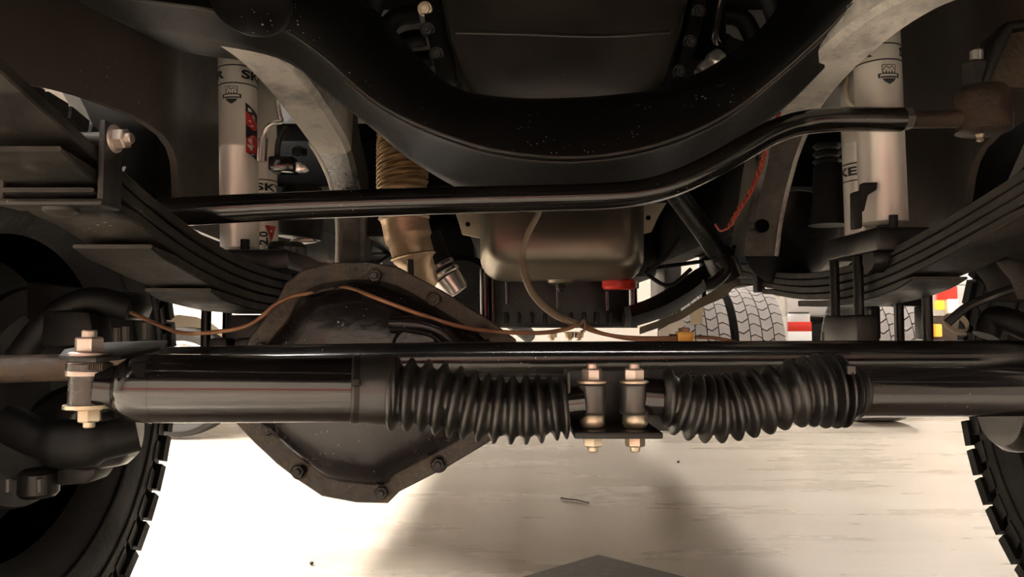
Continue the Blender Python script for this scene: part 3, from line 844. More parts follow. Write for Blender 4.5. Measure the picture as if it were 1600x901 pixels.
# ------------------------------------------------------------------ front axle with differential
t = thing('front_axle', 'black front axle with bulging bolted differential cover', 'axle', (CX, AX, 0.26))
AZ = 0.468
bm = BM(); add_tube(bm, [(CX - 0.72, AX, AZ), (CX + 0.72, AX, AZ)], 0.042, 28); part('axle_tube', bm, 'satin_black', t)
OUT = [(432, 478), (450, 442), (478, 421), (525, 411), (575, 409), (626, 419), (690, 453), (760, 496), (806, 530), (818, 600), (795, 660), (772, 684), (700, 727), (626, 765),
       (608, 783), (560, 782), (506, 772), (470, 748), (436, 722), (402, 690), (374, 660), (372, 600), (392, 530)]
YC = 0.955
outl = [P(x, y, YC) for x, y in OUT]
cc = P(590, 592, YC)


def shr(k, dy):
    return [q.lerp(cc, k) + Vector((0, dy, 0)) for q in outl]


def smooth_ring(r, n=4):
    q = catmull(r + [r[0]], n)[:-1]
    return q


fo = [P(x, y, YC) for x, y in OUT]
bm = BM(); add_rings(bm, [shr(0.26, -0.012), shr(0.012, -0.012), shr(0.0, -0.009), shr(0.0, 0.012), shr(0.06, 0.014), shr(0.07, 0.06), shr(0.25, 0.15), shr(0.5, 0.2)]); hs = part('housing_flange', bm, 'cover_flange', t, sharp=40)
dome = [smooth_ring(shr(k, d)) for k, d in ((0.155, -0.010), (0.165, -0.020), (0.21, -0.040), (0.28, -0.056), (0.40, -0.064), (0.7, -0.070), (0.97, -0.071))]
bm = BM(); add_rings(bm, dome); part('cover', bm, 'cover_black', t, sharp=60)
for x, y in ((478, 468), (587, 431), (678, 468), (758, 520), (410, 545), (398, 615), (421, 668), (468, 735), (597, 768), (685, 724), (772, 668)):
    q = P(x, y, YC - 0.012)
    nut('cover_bolt', NUT_DUSTY if y < 560 else NUT_BLACK, q, (0, -1, 0), 0.0088, t, random.random())
bm = BM(); add_tube(bm, catmull([P(612, 508, 0.89), P(645, 506, 0.885), P(680, 514, 0.885), (P(704, 536, 0.89))]), [0.006, 0.012, 0.014, 0.014] + [0.013] * 11 + [0.010] * 3 + [0.006], 14) if False else add_tube(bm, catmull([P(612, 506, 0.892), P(645, 507, 0.888), P(680, 516, 0.888), P(706, 540, 0.894)]), 0.0115, 14)
part('casting_ridge', bm, 'cover_black', t)
bm = BM(); add_lathe(bm, [(0, 0.03), (0.006, 0.03), (0.012, 0.024)], P(650, 545, 0.893), (0, -1, 0.15), 28); part('fill_plug', bm, 'cover_black', t)
for k in range(3):
    bm = BM(); x = 335 + k * 40
    add_box(bm, (P(x, 0, 1.0).x, 1.0, 0.50), (P(x + 30, 0, 1.0).x, 1.04, 0.535), 0.006); part('casting_lug', bm, 'satin_black', t)
for s in (-1, 1):
    x, hw = (-0.382, 0.045) if s < 0 else (0.530, 0.018)
    bm = BM(); add_box(bm, (x - hw, AX + 0.02, AZ + 0.03), (x + hw, AX + 0.14, 0.568), 0.006); part('spring_perch', bm, 'satin_black', t)


# ------------------------------------------------------------------ leaf springs
ZL = [(0.25, 0.779), (0.40, 0.746), (0.5, 0.716), (0.56, 0.700), (0.62, 0.682), (0.7, 0.659), (0.83, 0.634), (0.98, 0.621), (1.15, 0.618), (1.35, 0.629), (1.6, 0.655), (1.9, 0.71), (2.2, 0.775)]
ZR = [(0.25, 0.815), (0.40, 0.785), (0.6, 0.745), (0.78, 0.705), (0.917, 0.674), (1.0, 0.658), (1.094, 0.643), (1.2, 0.634), (1.3, 0.634), (1.4, 0.638), (1.56, 0.656), (1.8, 0.69), (2.2, 0.77)]


def zc(y, pts=ZL):
    for i in range(len(pts) - 1):
        if y <= pts[i + 1][0]:
            a, b = pts[i], pts[i + 1]
            return a[1] + (b[1] - a[1]) * (y - a[0]) / (b[0] - a[0])
    return pts[-1][1]


def leaf_pack(xc, label, ends, rear, zt=ZL):
    t = thing('leaf_spring', label, 'leaf spring', (xc, AX, 0.57), 'front leaf springs')
    W = 0.076
    for k, (y0, y1) in enumerate(zip(ends, rear)):
        ys = [y0 + (y1 - y0) * q / 30 for q in range(31)]
        zs = [zc(y, zt) for y in ys]
        zs = [sum(zs[max(0, i - 2):i + 3]) / len(zs[max(0, i - 2):i + 3]) for i in range(len(zs))]
        rings = []
        for y, z in zip(ys, zs):
            z -= k * 0.0122
            tp = min(1.0, 0.35 + (y - y0) / 0.05) if k else 1.0
            h, w2, e = 0.0110, W / 2, 0.0015
            z += h * (1 - tp); h *= tp
            rings.append([Vector((xc - w2 + e, y, z)), Vector((xc + w2 - e, y, z)), Vector((xc + w2, y, z + e)), Vector((xc + w2, y, z + h - e)), Vector((xc + w2 - e, y, z + h)),
                          Vector((xc - w2 + e, y, z + h)), Vector((xc - w2, y, z + h - e)), Vector((xc - w2, y, z + e))])
        bm = BM(); add_rings(bm, rings); part('leaf', bm, 'spring_grey', t, sharp=30)
    return t


XL, XR = CX - 0.49, CX + 0.47
ls = leaf_pack(XL, 'dusty black leaf spring running from the upper left foreground', (0.30, 0.555, 0.60, 0.70, 0.84), (2.2, 1.9, 1.7, 1.5, 1.35))
rs = leaf_pack(XR, 'stacked leaf spring showing its bare edges at the right', (0.30, 0.48, 0.6, 0.74, 1.0), (2.2, 1.95, 1.75, 1.6, 1.4), ZR)
# spring eye
bm = BM(); add_lathe(bm, [(-0.04, 0.03), (-0.038, 0.033), (0.038, 0.033), (0.04, 0.03)], (XL, 0.30, 0.80), (1, 0, 0), 28); part('spring_eye', bm, 'spring_grey', ls)
bm = BM(); add_lathe(bm, [(-0.04, 0.03), (-0.038, 0.033), (0.038, 0.033), (0.04, 0.03)], (XR, 0.30, 0.835), (1, 0, 0), 28); part('spring_eye', bm, 'spring_grey', rs)
# rebound clip of the left spring
cl = thing('spring_clip', 'bent steel clip with bright nut wrapped round the left leaf spring', 'clip', (XL, 0.615, 0.63))
yc, zb = 0.615, zc(0.615) - 0.0122 * 2 - 0.004
xa, xb = XL - 0.043, XL + 0.045
bm = BM(); add_box(bm, (xa, yc - 0.016, zb - 0.006), (xb, yc + 0.016, zb), 0.0025); part('strap', bm, 'spring_grey', cl)
bm = BM(); add_box(bm, (xb - 0.006, yc - 0.014, zb - 0.004), (xb, yc + 0.016, zb + 0.066), 0.0025); part('ear', bm, 'spring_grey', cl)
bm = BM(); add_box(bm, (xa, yc - 0.014, zb - 0.004), (xa + 0.006, yc + 0.016, zb + 0.066), 0.0025); part('ear', bm, 'spring_grey', cl)
bm = BM(); add_tube(bm, [(xa - 0.004, yc, zb + 0.053), (xb + 0.004, yc, zb + 0.053)], 0.0058, 12); part('bolt', bm, 'leaf_edge', cl)
nut('nut', NUT_PINK, (xb + 0.002, yc, zb + 0.053), (1, -0.1, 0), 0.0088, cl, 0.3)
bm = BM(); add_lathe(bm, [(0, 0.014), (0.003, 0.0135), (0.006, 0.009), (0.007, 0.003)], (XL + 0.002, yc, zb - 0.006), (0, 0, -1), 20); part('rivet', bm, 'spring_grey', cl)


# U-bolts and spring plates
def u_bolts(xc, label, zt):
    t = thing('spring_clamp', label, 'spring clamp', (xc, AX, 0.40), 'spring clamps on the axle')
    bm = BM(); add_box(bm, (xc - 0.065, AX - 0.04, zc(AX) + (0.012 if xc < 0 else 0.038)), (xc + 0.065, AX + 0.13, zt), 0.006); part('top_plate', bm, 'satin_black', t)
    bm = BM(); add_box(bm, (xc - 0.10, AX - 0.0, 0.442), (xc + 0.07, AX + 0.16, 0.454), 0.004); part('lower_plate', bm, 'satin_black', t)
    for y in (AX + 0.045, AX + 0.128):
        xo = xc - (0.085 if xc < 0 else 0.052)
        path = [(xo, y, 0.43), (xo, y, zt - 0.012), (xo + 0.007, y, zt - 0.003), (xc + 0.045, y, zt - 0.003), (xc + 0.052, y, zt - 0.012), (xc + 0.052, y, 0.43)]
        bm = BM(); add_tube(bm, path, 0.0075, 12); part('u_bolt', bm, 'satin_black', t)
        for sx in (-1, 1):
            nut('u_bolt_nut', NUT_BLACK, (xo if sx < 0 else xc + 0.052, y, 0.442), (0, 0, -1), 0.010, t)
    return t


u_bolts(XL, 'black bolted spring clamp under the left leaf spring', 0.66)
cr = u_bolts(XR, 'black bolted spring clamp on the right leaf spring', 0.692)
# rear alignment clip and tread plate seen below the right spring
t = thing('spring_pad', 'dark square bracket framing the dusty tyre below the right spring', 'bracket', P(1410, 530, 1.3))
for nm, (a, b, c2, d) in (('top_bar', (1360, 462, 1450, 478)), ('side_bar', (1362, 478, 1376, 530)), ('side_bar', (1443, 478, 1456, 530))):
    p0, p1 = P(a, d, 1.3), P(c2, b, 1.3)
    bm = BM(); add_box(bm, (p0.x, 1.3, p0.z), (p1.x, 1.33, p1.z), 0.003); part(nm, bm, 'satin_black', t)
t = thing('spring_clip', 'small dark clip gripping the rear leaves of the right spring', 'clip', P(1188, 460, 1.62))
p0, p1 = P(1183, 456, 1.60), P(1195, 404, 1.60)
bm = BM(); add_box(bm, (p0.x, 1.60, p0.z), (p1.x, 1.63, p1.z), 0.003); part('ear', bm, 'flat_black', t)
bm = BM(); add_tube(bm, [P(1190, 412, 1.6), P(1254, 414, 1.6)], 0.008, 10); part('bolt', bm, 'flat_black', t)
p0, p1 = P(1249, 430, 1.60), P(1259, 404, 1.60)
bm = BM(); add_box(bm, (p0.x, 1.60, p0.z), (p1.x, 1.63, p1.z), 0.003); part('ear', bm, 'flat_black', t)


# ------------------------------------------------------------------ shock absorbers
def emblem(sc_):
    """shield with peaks, trees and a ribbon"""
    s = sc_
    out = []
    out.append([(-1.0, -0.25), (1.0, -0.25), (1.0, -0.05), (-1.0, -0.05)])                 # ribbon upper line
    out.append([(-1.15, 0.35), (1.15, 0.35), (1.15, 0.22), (-1.15, 0.22)])
    out.append([(-1.3, 0.3), (-1.05, 0.3), (-1.05, -0.35), (-1.3, -0.2)])
    out.append([(1.05, 0.3), (1.3, 0.3), (1.3, -0.2), (1.05, -0.35)])
    out.append([(-0.85, -0.35), (0.85, -0.35), (0.55, -0.75), (0.0, -1.1), (-0.55, -0.75)])   # shield tip
    for k in range(5):                                                                    # trees
        x = -0.7 + k * 0.35
        out.append([(x - 0.12, 0.35), (x + 0.12, 0.35), (x, 0.75 if k % 2 else 0.62)])
    for a, b in (((-0.75, 0.75), (-0.3, 1.25)), ((-0.3, 1.25), (0.05, 0.85)), ((0.0, 0.95), (0.35, 1.2)), ((0.35, 1.2), (0.75, 0.75)), ((-0.8, 1.4), (0.8, 1.4)), ((-0.8, 1.4), (-0.8, 0.5)), ((0.8, 1.4), (0.8, 0.5))):
        d = Vector((b[0] - a[0], b[1] - a[1])).normalized() * 0.04
        out.append([(a[0] - d.y, a[1] + d.x), (a[0] + d.y, a[1] - d.x), (b[0] + d.y, b[1] - d.x), (b[0] - d.y, b[1] + d.x)])
    return shape_bm([[(x * s, y * s) for x, y in p] for p in out])


def shock(label, top, bot, r, prints):
    """top, bot: (px, py, Y) on the axis"""
    b, tp = P(*bot), P(*top)
    ax = (tp - b).normalized()
    tp = b + ax * ((tp - b).length + 0.14)
    L = (tp - b).length
    t = thing('shock_absorber', label, 'shock absorber', b, 'silver shock absorbers')
    bm = BM(); add_lathe(bm, [(0, r * 0.8), (0.004, r), (L * 0.35, r), (L * 0.352, r * 1.012), (L * 0.36, r * 1.012), (L * 0.362, r), (L - 0.004, r), (L, r * 0.9)], b, ax, 48); part('body', bm, 'silver', t, sharp=50)
    bm = BM(); add_tube(bm, [b - ax * 0.05, b], 0.010, 12); part('lower_stud', bm, 'satin_black', t)
    bm = BM(); add_lathe(bm, [(-0.025, 0.018), (-0.022, 0.02), (0.022, 0.02), (0.025, 0.018)], b - ax * 0.05, (1, 0, 0), 20); part('lower_eye', bm, 'satin_black', t)
    for kind, py, ang, size in prints:
        # height along the axis of pixel row py
        lo_, hi_ = 0.0, L
        def row(s):
            q = b + ax * s - Vector((0, r, 0))
            vv = (q.z - CZ) / q.y
            return 450.5 - F * math.tan(math.atan(vv) - PIT)
        for _ in range(30):
            m_ = (lo_ + hi_) / 2
            if row(m_) > py: lo_ = m_
            else: hi_ = m_
        s = lo_
        if kind == 'band':
            bm = BM(); add_lathe(bm, [(s - 0.001, r + 0.0006), (s + 0.001, r + 0.0006)], b, ax, 48, cap=False); part('printed_band', bm, 'print_black', t)
        elif kind == 'emblem':
            wrap('printed_emblem', emblem(size), 'print_black', b, ax, r, ang, s, t, label='black shield emblem with peaks and trees')
        elif kind == 'cross':
            w_ = size
            for mm, pl_ in (('print_black', [(-w_, .048), (w_, .032), (w_, .018), (-w_, .034)]), ('print_red', [(-w_, .034), (w_, .018), (w_, .006), (0, .004), (-w_, .012)]),
                            ('print_black', [(-w_, .012), (0, .004), (w_, .006), (w_, -.006), (0, -.003), (-w_, -.012)]), ('print_red', [(-w_, -.012), (0, -.003), (w_, -.006), (w_, -.034), (-w_, -.034)]),
                            ('print_black', [(-w_, -.034), (w_, -.034), (w_, -.046), (0, -.040)])):
                wrap('printed_cross', shape_bm([pl_]), mm, b, ax, r, ang, s, t)
        elif kind == 'tri':
            wrap('printed_mark', shape_bm([[(-size, size), (size, size), (0, -size * 1.4)]]), 'print_red', b, ax, r, ang, s, t)
        else:
            roll = 0.0
            if kind.startswith('^'):
                kind = kind[1:]; roll = PI / 2
            wrap('printed_lettering', text_mesh(kind, size, 0 if roll else 0.165), 'print_black', b, ax, r, ang, s, t, roll=roll)
    return t


RS = 0.0305
shock('silver shock absorber with black shield emblem on the left', (371, 80, 1.2), (375, 392, 1.2), RS,
      [('band', 101, 0, 0), ('band', 129, 0, 0), ('SKYJACKER', 115, PI + 0.05, 0.019), ('emblem', 150, 0.02, 0.0115), ('cross', 204, 1.12, 0.0125)])
shock('silver shock absorber half hidden behind the left one', (404, 80, 1.34), (408, 420, 1.34), RS,
      [('band', 280, 0, 0), ('SKYJACKER', 292, 2.72, 0.018), ('^2.0', 372, 0.5, 0.02), ('tri', 362, 0.95, 0.012)])
shock('silver shock absorber with black shield emblem on the right', (1369, 60, 1.08), (1381, 352, 1.08), 0.0325,
      [('band', 67, 0, 0), ('band', 92, 0, 0), ('SKYJACKER', 79, PI - 0.05, 0.019), ('emblem', 118, 0.0, 0.0115)])
shock('silver shock absorber half hidden behind the right one', (1340, 80, 1.22), (1352, 380, 1.22), RS,
      [('band', 252, 0, 0), ('band', 279, 0, 0), ('SKYJACKER', 265, -2.75, 0.019)])
# shock end covers
t = thing('shock_tab', 'small black tab clamped on the right shock', 'bracket', P(1350, 300, 1.02))
bm = BM(); add_prism(bm, [P(x, y, 1.03) for x, y in ((1348, 285), (1372, 284), (1371, 296), (1357, 304), (1351, 330), (1344, 330))], (0, 0.012, 0), 0.002); part('plate', bm, 'flat_black', t)
bm = BM(); add_prism(bm, [P(x, y, 1.03) for x, y in ((1333, 300), (1348, 296), (1348, 356), (1334, 358))], (0, 0.012, 0), 0.002); part('stem', bm, 'flat_black', t)
bm = BM(); add_tube(bm, [P(1396, 336, 1.035), P(1396, 356, 1.035)], 0.006, 10); single('shock_pin', bm, 'flat_black', 'short black pin at the foot of the right shock', 'pin')
bm = BM(); add_tube(bm, [P(383, 374, 1.15), P(383, 400, 1.15)], 0.007, 12); single('shock_pin', bm, 'flat_black', 'short black pin at the foot of the left shock', 'pin')

# bump stops
t = thing('bump_stop', 'black rubber bump stop with bright seat left of the differential', 'bump stop', P(445, 440, 1.3))
bm = BM(); add_lathe(bm, [(0, 0.030), (0.01, 0.036), (0.05, 0.036), (0.06, 0.028)], P(447, 432, 1.3), (0, 0, 1), 28); part('rubber', bm, 'rubber', t)
bm = BM(); add_lathe(bm, [(0, 0.042), (0.004, 0.045), (0.07, 0.045), (0.10, 0.036)], P(466, 372, 1.42), (0.1, 0, 1), 28); part('cup', bm, 'flat_black', t)
bm = BM(); add_prism(bm, [P(x, y, 1.4) for x, y in ((452, 374), (487, 368), (490, 376), (456, 381))], (0, 0.03, 0.0), 0.002); part('seat', bm, 'bright_metal', t)
bm = BM(); add_tube(bm, [P(440, 385, 1.26), P(440, 460, 1.26)], 0.004, 8); part('bolt', bm, 'leaf_edge', t)
bm = BM(); add_tube(bm, catmull([P(470, 400, 1.42), P(490, 408, 1.42), P(520, 412, 1.42)]), 0.006, 8); part('bracket_edge', bm, 'bright_metal', t)
t = thing('bump_stop', 'black tapered bump stop hanging left of the right shock', 'bump stop', P(1295, 350, 1.4))
bm = BM(); add_lathe(bm, [(0, 0.036), (0.03, 0.03), (0.11, 0.026), (0.118, 0.022)], P(1294, 352, 1.4), (0.02, 0, 1), 28); part('rubber', bm, 'flat_black', t)
for y in (232, 244, 256):
    bm = BM(); add_lathe(bm, [(0, 0.022), (0.005, 0.027), (0.010, 0.022)], P(1293, y, 1.4), (0, 0, 1), 24); part('ring', bm, 'satin_black', t)
bm = BM(); add_lathe(bm, [(0, 0.10), (0.004, 0.10), (0.014, 0.08), (0.022, 0.03)], P(1236, 372, 1.5), (0.06, -0.9, -0.42), 36); single('dust_shield', bm, 'satin_black', 'black round dished shield beside the right chassis rail', 'shield')

# brake hose bracket left
t = thing('brake_hose_bracket', 'black brake hose block with shiny bent pipe beside the left shock', 'brake hose', P(445, 268, 1.15))
bm = BM(); add_tube(bm, catmull([P(433, 158, 1.16), P(437, 180, 1.16), P(439, 190, 1.16), (P(425, 193, 1.15)), P(413, 206, 1.15), P(410, 225, 1.15), P(409, 250, 1.15)]), 0.0042, 10); part('pipe', bm, 'bright_metal', t)
bm = BM(); add_tube(bm, [P(411, 216, 1.15), P(409, 252, 1.15)], 0.0075, 12); part('sleeve', bm, 'bright_metal', t)
p0, p1 = P(421, 268, 1.16), P(462, 245, 1.16)
bm = BM(); add_box(bm, (p0.x, 1.15, p0.z), (p1.x, 1.19, p1.z), 0.004); part('block', bm, 'gloss_black', t)
bm = BM(); add_lathe(bm, [(0, 0.012), (0.01, 0.012), (0.014, 0.006)], P(468, 242, 1.16), (0, 0, 1), 6); part('banjo_bolt', bm, 'gloss_black', t)
bm = BM(); add_prism(bm, [P(x, y, 1.148) for x, y in ((462, 252), (472, 255), (479, 263), (470, 267), (461, 267))], (0, 0.02, 0), 0.002); part('bright_end', bm, 'bright_metal', t)
bm = BM(); add_tube(bm, catmull([P(447, 200, 1.22), P(436, 220, 1.2), P(433, 245, 1.18)]), 0.005, 8); part('hose', bm, 'rubber', t)
t = thing('brake_hose', 'thin bent brake pipe by the right chassis rail', 'brake hose', P(1330, 180, 1.2))
bm = BM(); add_tube(bm, catmull([P(1322, 120, 1.2), P(1320, 140, 1.2), P(1328, 160, 1.2), P(1342, 168, 1.2)]), 0.0042, 10); part('pipe', bm, 'beige_metal', t)

# ------------------------------------------------------------------ drag link
t = thing('drag_link', 'glossy black bent drag link crossing the frame below the crossmember', 'drag link', P(900, 330, 0.96))
dl = [(190, 333, 0.86), (270, 331, 0.87), (400, 324, 0.89), (520, 319, 0.905), (700, 313, 0.93), (860, 309, 0.95), (950, 306, 0.96), (1010, 299, 0.97), (1060, 284, 0.98), (1110, 261, 0.99),
      (1160, 233, 1.0), (1205, 208, 1.01), (1250, 193, 1.02), (1300, 187, 1.025), (1350, 186, 1.03), (1408, 187, 1.035)]
bm = BM(); add_tube(bm, catmull([P(*q) for q in dl], 8), 0.0172, 32); part('tube', bm, 'gloss_black', t, sharp=60)
bm = BM(); add_tube(bm, [P(1406, 187, 1.035), P(1500, 186, 1.04)], 0.0125, 20); part('threaded_end', bm, 'rust', t)
bm = BM(); add_lathe(bm, [(0, 0.016), (0.012, 0.016), (0.014, 0.013)], P(1409, 186, 1.035), (1, 0, 0), 6); part('lock_nut', bm, 'leaf_edge', t)
c0 = P(1537, 210, 1.04)
bm = BM(); add_lathe(bm, [(0, 0.024), (0.004, 0.036), (0.03, 0.037), (0.042, 0.035), (0.055, 0.036), (0.066, 0.030)], c0, (0, 0, 1), 32); part('joint_housing', bm, 'rust', t)
bm = BM(); add_lathe(bm, [(0, 0.004), (0.004, 0.006), (0.008, 0.004), (0.012, 0.005), (0.014, 0.002)], P(1531, 206, 1.01), (0, 0, -1), 12); part('grease_nipple', bm, 'zinc', t)
t = thing('pitman_arm', 'rusty brown pitman arm at the upper right edge', 'pitman arm', P(1570, 145, 1.04))
bm = BM(); add_prism(bm, [P(x, y, 1.02) for x, y in ((1524, 136), (1560, 50), (1585, 30), (1660, 20), (1660, 110), (1600, 138))], (0, 0.045, 0), 0.006); part('arm', bm, 'rust', t)
bm = BM(); add_lathe(bm, [(0, 0.017), (0.03, 0.017), (0.034, 0.013)], P(1522, 134, 1.02), (0, 0, 1), 6); part('castle_nut', bm, 'spring_grey', t)
bm = BM(); add_tube(bm, [P(1526, 108, 1.02), P(1526, 80, 1.02)], 0.009, 14); part('stud', bm, 'bright_metal', t)
bm = BM(); add_prism(bm, [P(x, y, 1.0) for x, y in ((1556, 60), (1575, 32), (1660, 22), (1660, 34), (1586, 44), (1548, 128), (1536, 128))], (0, 0.03, 0), 0.004); part('rim_web', bm, 'satin_black', t)

# ------------------------------------------------------------------ tie rod
t = thing('tie_rod', 'long straight glossy black tie rod behind the steering stabilizers', 'tie rod', P(900, 590, 0.85))
bm = BM(); add_tube(bm, [P(236, 572, 0.80), P(700, 562, 0.845), P(1720, 556, 0.94)], 0.0205, 32); part('tube', bm, 'gloss_black', t)
bm = BM(); add_tube(bm, [P(-120, 580, 0.76), P(90, 574, 0.78), P(240, 570, 0.80)], [0.015, 0.014, 0.017], 20); part('rusty_end', bm, 'rust', t)


# ------------------------------------------------------------------ steering stabilizers
def bellows(t, pts, cuff0, cuff1):
    """pts: (px, py, Y, radius px, lean) for each fold"""
    rings = []
    for i, (px, py, Y, rp, lean) in enumerate(pts):
        c = P(px, py, Y); R = px_m(rp, Y)
        nx = pts[min(i + 1, len(pts) - 1)]; pv = pts[max(i - 1, 0)]
        step = (P(*nx[:3]) - P(*pv[:3])) / (2 if 0 < i < len(pts) - 1 else 1)
        tdir = (Vector((1, 0.0, 0)) + Vector((0, 0, 0))).normalized()
        al = lean
        v = Vector((math.sin(al), 0, math.cos(al)))      # up direction of this fold (leans to the right for positive)
        u = Vector((0, 1, 0))
        for f, k in ((-0.48, 0.74), (-0.32, 0.80), (-0.17, 0.95), (-0.06, 1.0), (0.06, 1.0), (0.17, 0.95), (0.32, 0.80)):
            cc_ = c + step * f
            rings.append([cc_ + (u * math.cos(2 * PI * q / 40) + v * math.sin(2 * PI * q / 40)) * R * k for q in range(40)])
    bm = BM(); add_rings(bm, rings)
    return part('bellows', bm, 'rubber', t, sharp=85)


st = thing('steering_stabilizer', 'black steering stabilizer cylinder with rubber bellows on the left', 'stabilizer', P(370, 660, 0.63), 'steering stabilizers')
a0, a1 = P(176, 606, 0.612), P(562, 608, 0.655)
ax = (a1 - a0); L = ax.length
rb = px_m(52, 0.635)
bm = BM(); add_lathe(bm, [(0, rb * 0.42), (0.003, rb * 0.66), (0.010, rb * 0.86), (0.020, rb * 0.97), (0.030, rb), (L, rb)], a0, ax, 56); part('body', bm, 'shock_black', st, sharp=60)
bm = BM(); add_lathe(bm, [(0, rb * 1.006), (0.002, rb * 1.012), (0.004, rb * 1.006)], a0 + ax.normalized() * 0.029, ax, 56, cap=False); part('crimp_line', bm, 'shock_black', st)
bm = BM(); ad = ax.normalized()
add_lathe(bm, [(0, rb * 0.98), (0.001, rb * 1.03), (0.012, rb * 1.03), (0.014, rb * 1.05), (0.028, rb * 1.09), (0.036, rb * 1.10), (0.040, rb * 0.9)], P(548, 608, 0.653), ad, 48); part('cuff', bm, 'rubber', st)
bm = BM(); add_lathe(bm, [(0, rb * 1.05), (0.0045, rb * 1.05)], P(553, 608, 0.654), ad, 48, cap=False); part('cable_tie', bm, 'satin_black', st)
bm = BM(); q = P(555, 597, 0.618); add_box(bm, (q.x - 0.003, q.y, q.z - 0.003), (q.x + 0.004, q.y + 0.004, q.z + 0.003), 0.001); part('tie_head', bm, 'flat_black', st)
fl = [(616, 614, 0.66, 58, 0.05), (640, 616, 0.662, 57, 0.06), (664, 618, 0.664, 57, 0.10), (688, 622, 0.666, 57, 0.14), (711, 627, 0.668, 56, 0.18), (733, 632, 0.67, 55, 0.20), (755, 636, 0.672, 54, 0.17),
      (777, 638, 0.674, 54, 0.11), (800, 639, 0.676, 54, 0.04), (822, 639, 0.678, 54, 0.0), (843, 638, 0.68, 53, -0.06), (864, 636, 0.682, 51, -0.12), (881, 635, 0.684, 50, -0.08)]
bellows(st, fl, None, None)
# left eye with bolt
bx = 140
bm = BM(); c0 = P(bx - 2, 635, 0.605); c1 = P(bx - 2, 566, 0.605)
add_lathe(bm, [(0, 0.0125), (0.002, 0.0150), ((c1 - c0).length - 0.008, 0.0150), ((c1 - c0).length - 0.006, 0.0172), ((c1 - c0).length - 0.001, 0.0172), ((c1 - c0).length, 0.015)], c0, (0, 0, 1), 36); part('eye_bushing', bm, 'bush_grey', st)
bm = BM(); add_tube(bm, [P(bx + 10, 604, 0.607), a0 + ad * 0.004], [0.019, 0.018], 24); part('eye_neck', bm, 'shock_black', st)
bm = BM(); add_lathe(bm, [(0, 0.0185), (0.003, 0.0185)], P(bx - 2, 637, 0.605), (0, 0, 1), 32); part('washer', bm, 'zinc', st)
bm = BM(); add_lathe(bm, [(0, 0.0165), (0.009, 0.0165), (0.011, 0.015)], P(bx - 2, 586, 0.605), (0, 0, 1), 36); col_ = part('stamped_collar', bm, 'pink_zinc', st)
for k in range(7):
    q = P(bx - 1 + k * 3.4, 572 + 0.15 * k, 0.5885 + 0.0006 * k)
    bm = BM(); add_box(bm, (q.x - 0.0006, q.y - 0.001, q.z - 0.0028), (q.x + 0.0006, q.y + 0.003, q.z + 0.0028)); part('stamped_mark', bm, 'rust', col_)
nut('nut', NUT_PINK, P(bx - 1, 549, 0.605), (0, 0, 1), px_m(21, 0.605), st, 0.15)
nut('bolt_head', NUT_ZINC, P(bx, 640, 0.605), (0, 0, -1), px_m(17, 0.605), st, 0.15)
pk = thing('stabilizer_arm_plate', 'dark curved steel plate under the left bolt', 'bracket', P(170, 560, 0.62))
poly = [P(92, 556, 0.6), P(110, 562, 0.585), P(150, 562, 0.578), P(190, 556, 0.60), P(250, 545, 0.68), P(262, 541, 0.78), P(150, 545, 0.74), P(100, 550, 0.66)]
zt = sum(p.z for p in poly[:4]) / 4
poly = [Vector((p.x, p.y, zt + (p.y - 0.6) * 0.05)) for p in poly]
bm = BM(); add_prism(bm, [p - Vector((0, 0, 0.002)) for p in poly], (0, 0, 0.004), 0.001); part('plate', bm, 'spring_dark', pk)
q = P(172, 578, 0.625); bm = BM(); add_box(bm, (q.x - 0.006, q.y, q.z - 0.005), (q.x + 0.008, q.y + 0.01, q.z + 0.004), 0.001); part('light_tab', bm, 'zinc', pk)

st = thing('steering_stabilizer', 'black steering stabilizer cylinder with rubber bellows on the right', 'stabilizer', P(1400, 660, 0.72), 'steering stabilizers')
a0, a1 = P(1318, 612, 0.735), P(1760, 612, 0.80)
ax = a1 - a0; ad = ax.normalized(); rb = px_m(39.5, 0.735)
bm = BM(); add_lathe(bm, [(0, rb), (ax.length, rb)], a0, ax, 56); part('body', bm, 'shock_black', st)
bm = BM(); add_lathe(bm, [(0, rb * 1.1), (0.002, rb * 1.22), (0.005, rb * 1.16), (0.007, rb * 1.04), (0.016, rb * 1.04), (0.018, rb * 0.99)], P(1313, 612, 0.734), ad, 48); part('cuff', bm, 'rubber', st)
bm = BM(); add_lathe(bm, [(0, rb * 1.10), (0.004, rb * 1.10)], P(1326, 612, 0.736), ad, 48, cap=False); part('cable_tie', bm, 'satin_black', st)
bm = BM(); q = P(1331, 578, 0.703); add_box(bm, (q.x - 0.004, q.y, q.z - 0.004), (q.x + 0.004, q.y + 0.006, q.z + 0.004), 0.001); part('tie_head', bm, 'leaf_edge', st)
fr = [(1043, 620, 0.69, 47, 0.08), (1062, 630, 0.692, 50, 0.26), (1084, 636, 0.694, 52, 0.22), (1104, 638, 0.697, 53, 0.10), (1123, 638, 0.70, 53, -0.05), (1143, 635, 0.704, 53, -0.16), (1164, 631, 0.708, 53, -0.24),
      (1188, 626, 0.712, 53, -0.26), (1213, 620, 0.716, 52, -0.22), (1242, 614, 0.72, 53, -0.16), (1262, 611, 0.724, 55, -0.12), (1281, 610, 0.728, 58, -0.10), (1299, 610, 0.731, 58, -0.08), (1313, 610, 0.733, 57, -0.05)]
bellows(st, fr, None, None)
bm = BM(); add_tube(bm, [P(1000, 618, 0.685), P(1050, 622, 0.69)], 0.017, 24); part('rod_sleeve', bm, 'shock_black', st)

